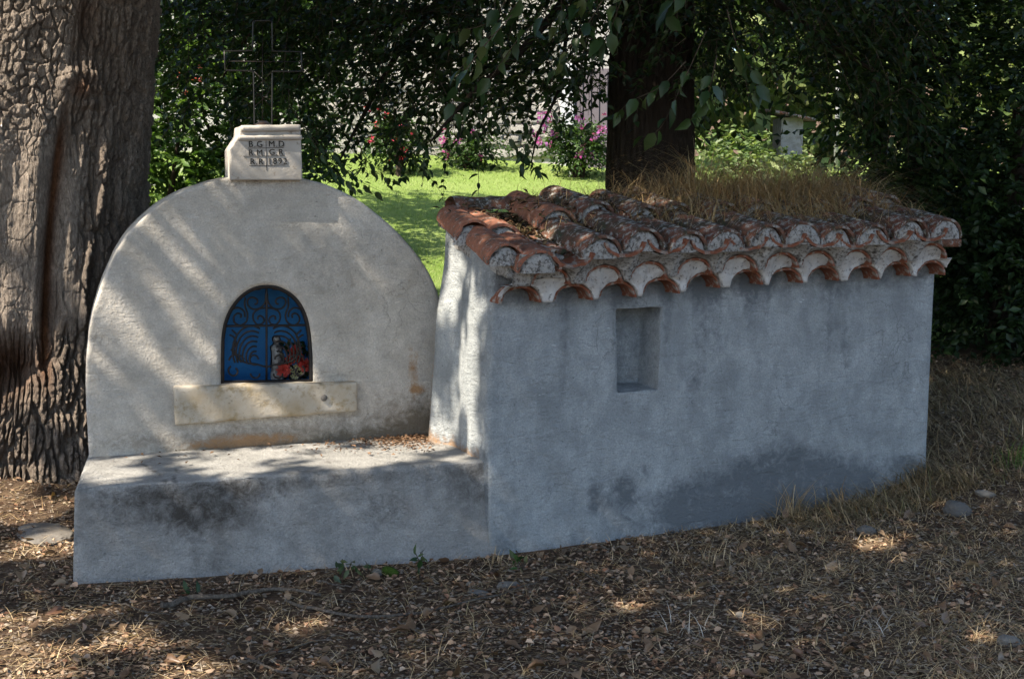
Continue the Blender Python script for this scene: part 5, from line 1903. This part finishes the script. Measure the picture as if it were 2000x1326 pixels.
g_ = kind(mesh_np('crumbs', Vt.reshape(-1, 3), F, MATS['dry_leaf'], None, col=np.repeat(cc, 4, 0)), 'stuff')
tag(g_, 'crumbs of soil, bark and grit scattered over the ground', 'grit')


def blades(name, x, y, z, L, Wd, lean, cols, mat='dry_leaf', parent=None, bend=0.5, az=None):
    """bent strips of grass or straw, 4 triangles each"""
    n = len(x)
    az = rng.uniform(0, 2 * math.pi, n) if az is None else az
    L = np.broadcast_to(L, (n,))
    H = np.column_stack([np.cos(az), np.sin(az), np.zeros(n)])
    Sd = np.column_stack([-np.sin(az), np.cos(az), np.zeros(n)])
    rows = []
    for f in (0, 0.4, 0.75, 1.0):
        e = lean + bend * f
        p = np.column_stack([x, y, z]) + H * (L * f * np.sin(e))[:, None] + np.array([0, 0, 1.0]) * (L * f * np.cos(e))[:, None]
        wv = (Wd * (1 - 0.85 * f))
        wv = np.broadcast_to(wv, (n,))
        rows += [p - Sd * wv[:, None] / 2, p + Sd * wv[:, None] / 2]
    V = np.stack(rows, 1)
    fq = np.array([(0, 1, 3, 2), (2, 3, 5, 4), (4, 5, 7, 6)])
    F = (fq[None] + (np.arange(n) * 8)[:, None, None]).reshape(-1, 4)
    return mesh_np(name, V.reshape(-1, 3), F, MATS[mat], parent, col=np.repeat(cols, 8, 0))


STRAW = [(0.27, 0.17, 0.08), (0.40, 0.275, 0.145), (0.54, 0.41, 0.25), (0.32, 0.24, 0.11)]
x, y = scatter(120000, fn=grassy)
n_ = len(x)
g_ = kind(blades('dry_grass', x, y, gz(x, y) + 0.004, rng.uniform(0.03, 0.12, n_), 0.0034, rng.uniform(0.6, 1.5, n_), tones(n_, STRAW, 0.2), bend=0.4), 'stuff')
tag(g_, 'thin dry grass and straw lying over the bare ground', 'grass')
# straw and needles lying flat everywhere
x, y = scatter(24000)
n_ = len(x)
g_ = kind(blades('straw', x, y, gz(x, y) + 0.014, rng.uniform(0.04, 0.16, n_), rng.uniform(0.002, 0.0045, n_), 1.45 + 0.1 * rng.standard_normal(n_), tones(n_, STRAW + [(0.42, 0.36, 0.28)], 0.2), bend=0.12), 'stuff')
tag(g_, 'loose straw and stalks strewn over the ground', 'straw')
# taller grass on the bank at the right
n_ = 6500
s_ = np.where(rng.random(n_) < 0.6, rng.uniform(2.75, 4.6, n_), rng.uniform(1.35, 2.9, n_))
d_ = np.where(s_ > 2.85, rng.uniform(-0.55, 1.6, n_), -rng.random(n_) ** 1.5 * 0.42 - 0.03)
W = SH(s_, d_, 0 * s_)
dens = np.where(s_ > 2.85, 1.0, sstep(1.4, 2.3, s_) * 0.8)
k_ = (rng.random(n_) < dens) & ~inside_masonry(W[:, 0], W[:, 1], 0.01)
W = W[k_]
n_ = len(W)
g_ = kind(blades('bank_grass', W[:, 0], W[:, 1], gz(W[:, 0], W[:, 1]), rng.uniform(0.10, 0.40, n_) * rng.uniform(0.5, 1.0, n_), 0.0058, rng.uniform(0.3, 1.35, n_), 0.72 * tones(n_, STRAW + [(0.13, 0.13, 0.05)], 0.35), bend=0.7, az=rng.normal(2.9, 1.0, n_)), 'stuff')  # straw tones darkened so the colour carries the shade on the bank
tag(g_, 'matted dry grass on the bank beside the right wall corner', 'grass')
# lawn blades
n_ = 90000
y = rng.uniform(9.6, 20.3, n_)
x = rng.uniform(-0.5, 0.5, n_) * (0.6 * y) - 0.02 * y
k_ = dcoord(x, y) > 2.6
x, y = x[k_], y[k_]
n_ = len(x)
g_ = kind(blades('lawn_grass', x, y, gz(x, y) + 0.02, rng.uniform(0.03, 0.075, n_), 0.007, rng.uniform(0.1, 0.7, n_), tones(n_, [(0.15, 0.23, 0.045), (0.24, 0.32, 0.09), (0.36, 0.41, 0.18)], 0.15), mat='leaf_matt', bend=0.5), 'stuff')
tag(g_, 'short green grass of the sunlit garden lawn', 'grass')

# fallen leaves that can be picked out one by one: pieces of the ground
FALL = [leaf_mesh('fallen_leaf', 'brown_leaf', HI, L_, W_, f_, c_) for L_, W_, f_, c_ in ((0.085, 0.055, 1.8, 0.35), (0.07, 0.05, -0.8, -0.3), (0.075, 0.045, 2.6, 0.1), (0.06, 0.045, 1.0, -0.5))]
n_ = 0
while n_ < 230:
    u, v = rng.uniform(0, 2000), 900 + 426 * rng.random() ** 0.85
    P0 = at_z(u, v, 0.03)
    if inside_masonry(np.array([P0[0]]), np.array([P0[1]]), 0.03)[0] or P0[1] > 8.5:
        continue
    P0[2] = float(gz(P0[0], P0[1])) + 0.022
    put_leaf(FALL[n_ % 4], P0, flat_dirs(1, 0.25)[0], np.array([0.5, 0.5, 1]) * np.array([rng.standard_normal(), rng.standard_normal(), 1.0]), ground, rng.uniform(0.4, 1.05), 'fallen_leaf')
    n_ += 1

# debris lying on the seat in its inner corner
n_ = 420
f_a = np.clip(rng.normal(0.0, 0.35, n_), -1, 1)
s2 = -0.06 - np.abs(rng.normal(0, 0.22, n_)) * (1 + (rng.random(n_) < 0.2) * 3)
d2 = -0.04 - np.abs(rng.normal(0, 0.16, n_))
W = SR(s2, d2, SEAT_Z + 0.010 + 0.012 * rng.random(n_))
dd1 = (W[:, 0] - A[0]) * E1[0] + (W[:, 1] - A[1]) * E1[1]
W = W[(dd1 < -0.06) & (s2 > -1.7)]
n_ = len(W)
g_ = kind(leaves('seat_debris', W, flat_dirs(n_, 0.2), np.column_stack([0.4 * rng.standard_normal((n_, 2)), np.ones(n_)]), rng.uniform(0.012, 0.035, n_), rng.uniform(0.006, 0.018, n_), tones(n_, [(0.10, 0.055, 0.03), (0.2, 0.12, 0.07)], 0.2), 'dry_leaf'), 'stuff')
tag(g_, 'brown leaf crumbs gathered in the corner of the shrine seat', 'leaf litter')

# roof: litter in the channels, dry grass along the ridge
n_ = 9000
ci = rng.integers(0, len(pans), n_)
s_ = np.array([p_[0] for p_ in pans])[ci] + np.where(rng.random(n_) < 0.55, 0.05, 0.13) * rng.standard_normal(n_)
d_ = rng.uniform(-0.2, 0.60, n_)
k_ = (rng.random(n_) < sstep(-0.25, 0.45, d_)) & ((np.abs(s_ - np.array([p_[0] for p_ in pans])[ci]) < 0.07) | (d_ > 0.15))
s_, d_ = s_[k_], d_[k_]
n_ = len(s_)
z_ = np.array([p_[1] for p_ in pans])[ci[k_]] + 0.045 + ROOF_K * (d_ + 0.26) + 0.03 * rng.random(n_) * sstep(0.0, 0.5, d_) + 0.055 * sstep(0.05, 0.115, np.abs(s_ - np.array([p_[0] for p_ in pans])[ci[k_]]))
W = SH(s_, d_, z_)
g_ = kind(leaves('roof_litter', W, flat_dirs(n_, 0.4), rng.standard_normal((n_, 3)) * 0.5 + [0, 0, 1], rng.uniform(0.02, 0.06, n_), rng.uniform(0.008, 0.022, n_), tones(n_, [(0.04, 0.028, 0.018), (0.10, 0.062, 0.035), (0.18, 0.115, 0.06), (0.05, 0.055, 0.02)], 0.25), 'dry_leaf'), 'stuff')
tag(g_, 'dark leaf litter and moss caught between the roof tiles', 'leaf litter')
n_ = 13000
s_ = np.clip(np.where(rng.random(n_) < 0.8, rng.normal(2.0, 0.45, n_), rng.uniform(0.45, 2.8, n_)), 0.4, 2.82)
d_ = np.clip(rng.normal(0.46, 0.20, n_), 0.0, 0.76)
W = SH(s_, d_, deck_z(d_) + 0.05)
dens = sstep(0.7, 1.6, s_) * (1 - sstep(2.5, 2.82, s_)) * 0.85 + 0.15
L_ = (0.07 + 0.60 * rng.random(n_) ** 1.6) * (0.3 + 0.8 * dens) * (0.5 + 0.8 * fbm(s_ * 6, d_ * 6, o=2))
g_ = kind(blades('roof_grass', W[:, 0], W[:, 1], W[:, 2], L_, 0.0034, rng.uniform(0.05, 0.9, n_), tones(n_, [(0.30, 0.18, 0.075), (0.44, 0.28, 0.13), (0.55, 0.39, 0.20), (0.26, 0.20, 0.065)], 0.2), bend=1.0), 'stuff')
tag(g_, 'tangle of dry grass growing along the top of the tiled roof', 'grass')


# ------------------------------------------------------------------ small things on the ground
def tuft(u, v, n, hgt, lab, cols=STRAW, spread=0.05, name='dry_grass_tuft', lean=0.35, pos=None):
    p_ = at_z(u, v, 0.05) if pos is None else pos
    x_ = p_[0] + spread * rng.standard_normal(n)
    y_ = p_[1] + spread * rng.standard_normal(n)
    o = blades(name, x_, y_, gz(x_, y_) - 0.005 if pos is None else np.full(n, p_[2]), hgt * rng.uniform(0.45, 1.1, n), 0.005, np.abs(rng.normal(0, lean, n)), tones(n, cols, 0.2), bend=0.5)
    return tag(o, lab, 'grass', 'grass tufts')


def on_front(u, v, off=-0.05):
    p_ = at_plane(u, v, A + B1 * off, N1)
    p_[2] = float(gz(p_[0], p_[1])) - 0.005
    return p_


tuft(0, 0, 60, 0.30, 'upright tuft of dry grass against the damp patch of the grey wall', pos=on_front(1545, 985, -0.07), spread=0.03, lean=0.15)
tuft(0, 0, 26, 0.24, 'sparse dry stalks leaning on the grey wall right of the upright tuft', pos=on_front(1650, 985, -0.07), spread=0.07, lean=0.5)
tuft(0, 0, 40, 0.16, 'low dry grass tuft near the right end of the grey wall', pos=on_front(1740, 960, -0.07), spread=0.06, lean=0.6)
tuft(0, 0, 50, 0.12, 'small straw heap where the seat front meets the grey wall', pos=on_front(960, 1090, -0.12), spread=0.06, lean=1.2)
tuft(1400, 1075, 40, 0.13, 'pale dry tuft at the foot of the grey wall below the damp patch', spread=0.06, lean=0.7)
tuft(1350, 1215, 30, 0.12, 'bleached straw tuft on the bare ground below the damp patch', [(0.38, 0.33, 0.27), (0.5, 0.45, 0.38)], 0.05, lean=0.9)
tuft(1705, 1210, 34, 0.12, 'bleached straw tuft on the ground at lower right', [(0.38, 0.33, 0.27), (0.5, 0.45, 0.38)], 0.05, lean=0.9)
tuft(1985, 960, 60, 0.22, 'green grass tuft at the right edge of the view', [(0.06, 0.12, 0.02), (0.10, 0.17, 0.04)], 0.06, 'green_grass_tuft', 0.4)
tuft(1455, 1290, 20, 0.09, 'small straw tuft beside a curled leaf near the bottom edge', spread=0.03, lean=0.6)


def weed(u, v, n, size, hgt, lab, pos):
    p_ = pos
    o = thing('weed', p_, lab, 'plant', 'weeds at the wall foot')
    st_ = []
    for k2 in range(4):
        tip = p_ + np.array([rng.normal(0, 0.03), rng.normal(-0.02, 0.02), hgt * rng.uniform(0.6, 1.0)])
        Acc().tube(smooth_path([p_, (p_ + tip) / 2 + [0.008, 0, 0.01], tip], 6), 0.0022, 4).build('stalk', MATS['twig'], o)
        st_.append(tip)
    P_ = np.array(st_)[rng.integers(0, 4, n)] + 0.012 * rng.standard_normal((n, 3)) - np.array([0, 0, 1.0]) * (rng.random((n, 1)) * hgt * 0.5)
    for k2 in range(n):
        put_leaf(SMALL[k2 % 2], P_[k2], rng.standard_normal(3) + [0, -0.3, 0.2], rng.standard_normal(3) * 0.5 + [0, -0.4, 1], o, size / 0.078 * rng.uniform(0.7, 1.2))
    return o


weed(0, 0, 12, 0.045, 0.12, 'small green weed at the foot of the seat, left of two others', on_front(668, 1108, -0.13))
weed(0, 0, 9, 0.04, 0.10, 'small green weed below the seat front, next to the moss cushion', on_front(716, 1098, -0.13))
weed(0, 0, 12, 0.045, 0.11, 'leafy weed at the seat foot near the straw heap', on_front(818, 1092, -0.13))
weed(0, 0, 5, 0.05, 0.05, 'single broad green weed lying against the mould stained seat front', on_front(372, 1122, -0.13))
weed(0, 0, 9, 0.045, 0.07, 'low green weed on the ground right of the straw heap', at_z(1020, 1112, 0.0))


def stone(u, v, rx, ry, rz, lab, seed, mat='field_stone', name='stone', rot=0.0, sink=0.3, tilt=0.0):
    p_ = at_z(u, v, 0.02)
    for _ in range(6):
        p_ = at_z(u, v, float(gz(p_[0], p_[1])))
    bm = bmesh.new()
    bmesh.ops.create_icosphere(bm, subdivisions=5, radius=1.0)
    co = np.array([v_.co for v_ in bm.verts])
    nn = fbm(co[:, 0] * 1.3 + seed, co[:, 1] * 1.3, co[:, 2] * 1.3, o=4)
    n2 = fbm(co[:, 0] * 3.1 + seed * 3, co[:, 1] * 3.1, co[:, 2] * 3.1, o=4)
    co = co * (0.60 + 0.62 * nn + 0.28 * np.abs(n2 - 0.5))[:, None]
    co = co * (1 - 0.25 * sstep(0.45, 0.9, np.abs(co @ nrm(np.array([0.6, 0.3 + 0.1 * seed % 1, 0.7])))))[:, None]
    co = np.sign(co) * np.abs(co) ** 0.85 * np.array([rx, ry, rz])
    c_, s_ = math.cos(rot), math.sin(rot)
    co = np.column_stack([co[:, 0] * c_ - co[:, 1] * s_, co[:, 0] * s_ + co[:, 1] * c_, co[:, 2] + tilt * co[:, 0]])
    for v_, c2 in zip(bm.verts, co):
        v_.co = c2
    for f in bm.faces:
        f.smooth = True
    me_ = bpy.data.meshes.new(name)
    bm.to_mesh(me_)
    bm.free()
    me_.materials.append(MATS[mat])
    o = link(name, me_)
    o.location = (p_[0], p_[1], float(gz(p_[0], p_[1])) + rz * (1 - 2 * sink) * 0.6)
    return tag(o, lab, 'stone', 'stones on the ground')


stone(1868, 1003, 0.075, 0.06, 0.062, 'rounded grey stone on the bank below the right wall corner', 1)
stone(1925, 978, 0.06, 0.035, 0.025, 'small whitish stone half buried in grass at far right', 2, rot=-0.4)
stone(1693, 1042, 0.05, 0.04, 0.04, 'bluish stone among dry leaves below the right part of the wall', 3)
stone(1968, 1258, 0.045, 0.04, 0.035, 'bluish grey stone near the bottom right corner', 4)
stone(992, 1147, 0.055, 0.035, 0.025, 'pale angular stone on the ground beyond the long curved branch', 5, rot=0.4)
stone(935, 1160, 0.05, 0.035, 0.018, 'flat grey stone left of the pale angular stone', 6)
stone(920, 1143, 0.022, 0.018, 0.016, 'pebble behind the flat grey stone', 7)
stone(736, 1122, 0.028, 0.024, 0.026, 'bluish pebble beside the moss cushion at the seat foot', 8)
stone(1445, 1205, 0.022, 0.02, 0.02, 'small pale pebble in front of the bleached straw tuft', 9)
stone(1065, 1130, 0.018, 0.015, 0.012, 'small white pebble right of the pale angular stone', 10)
stone(92, 1045, 0.15, 0.24, 0.03, 'flat pale stone slab set in the ground left of the seat', 11, 'field_stone', 'stone_slab', 0.5, sink=0.33)
m_ = stone(763, 1122, 0.045, 0.04, 0.035, 'green moss cushion at the foot of the seat', 12, 'moss', 'moss_cushion', sink=0.3)
m_['category'] = 'moss'
m_['group'] = 'moss cushions'


def fallen(pts, r0, r1, lab, name='fallen_branch', side=()):
    P_ = []
    for u, v in pts:
        q_ = at_z(u, v, 0.02)
        for _ in range(4):
            q_ = at_z(u, v, float(gz(q_[0], q_[1])) + r0 + 0.014)
        P_.append(q_)
    P_ = smooth_path(P_, 40)
    P_ = P_ + 0.022 * (np.stack([fbm(np.linspace(0, 14, 40) + k2 * 30, np.zeros(40), o=3) for k2 in range(3)], -1) - 0.5)
    rad = np.linspace(r0, r1, 40) * (0.85 + 0.3 * fbm(np.linspace(0, 20, 40), np.ones(40), o=2))
    a = Acc()
    a.tube(P_, rad, 8, col=(0.26, 0.225, 0.19))
    o = a.build(name, MATS['bark'], None, True)
    tag(o, lab, 'branch', 'fallen branches')
    for sp in side:
        Q_ = []
        for u, v in sp:
            q_ = at_z(u, v, 0.02)
            for _ in range(4):
                q_ = at_z(u, v, float(gz(q_[0], q_[1])) + r0 + 0.008)
            Q_.append(q_)
        a = Acc()
        a.tube(smooth_path(Q_, 14), np.linspace(r1 * 1.2, r1 * 0.5, 14), 6, col=(0.19, 0.165, 0.14))
        a.build('side_twig', MATS['bark'], o, True)
    return o


fallen([(318, 1182), (370, 1168), (440, 1162), (510, 1152), (560, 1150), (625, 1162)], 0.0135, 0.006, 'thick grey fallen branch lying parallel to the seat front')
fallen([(560, 1172), (620, 1190), (690, 1203), (770, 1200), (840, 1190), (900, 1177), (960, 1163), (1015, 1148), (1048, 1138)], 0.0075, 0.003, 'long thin curved fallen branch in the middle of the ground', side=([(840, 1192), (870, 1208), (898, 1222)], [(660, 1170), (700, 1176), (760, 1168)]))
fallen([(470, 1290), (500, 1292), (540, 1308), (600, 1318), (650, 1322)], 0.006, 0.003, 'yellowish green twig near the bottom edge')
fallen([(480, 1285), (550, 1270), (610, 1252), (672, 1240)], 0.004, 0.002, 'thin dark twig above the yellowish green one')
fallen([(780, 1213), (815, 1232), (870, 1246)], 0.004, 0.002, 'short ochre stalk below the long curved branch')
fallen([(1085, 1098), (1130, 1112), (1160, 1130), (1178, 1145)], 0.004, 0.002, 'thin ochre stalk right of the pale angular stone')
fallen([(620, 1133), (650, 1140), (685, 1146)], 0.004, 0.003, 'short pale stalk in front of the small green weeds')
fallen([(230, 1175), (280, 1192), (330, 1200)], 0.004, 0.002, 'thin twig near the left end of the thick grey branch')
fallen([(1455, 1195), (1500, 1200), (1560, 1208)], 0.004, 0.002, 'pale stalk beside the small pale pebble at lower right')
fallen([(1825, 1002), (1850, 1012), (1882, 1024)], 0.005, 0.003, 'short pale stick in front of the rounded grey stone')
fallen([(1575, 955), (1620, 930), (1675, 903), (1700, 920), (1712, 945)], 0.004, 0.002, 'long bent straw stalk leaning beside the upright dry tuft', 'bent_stalk')
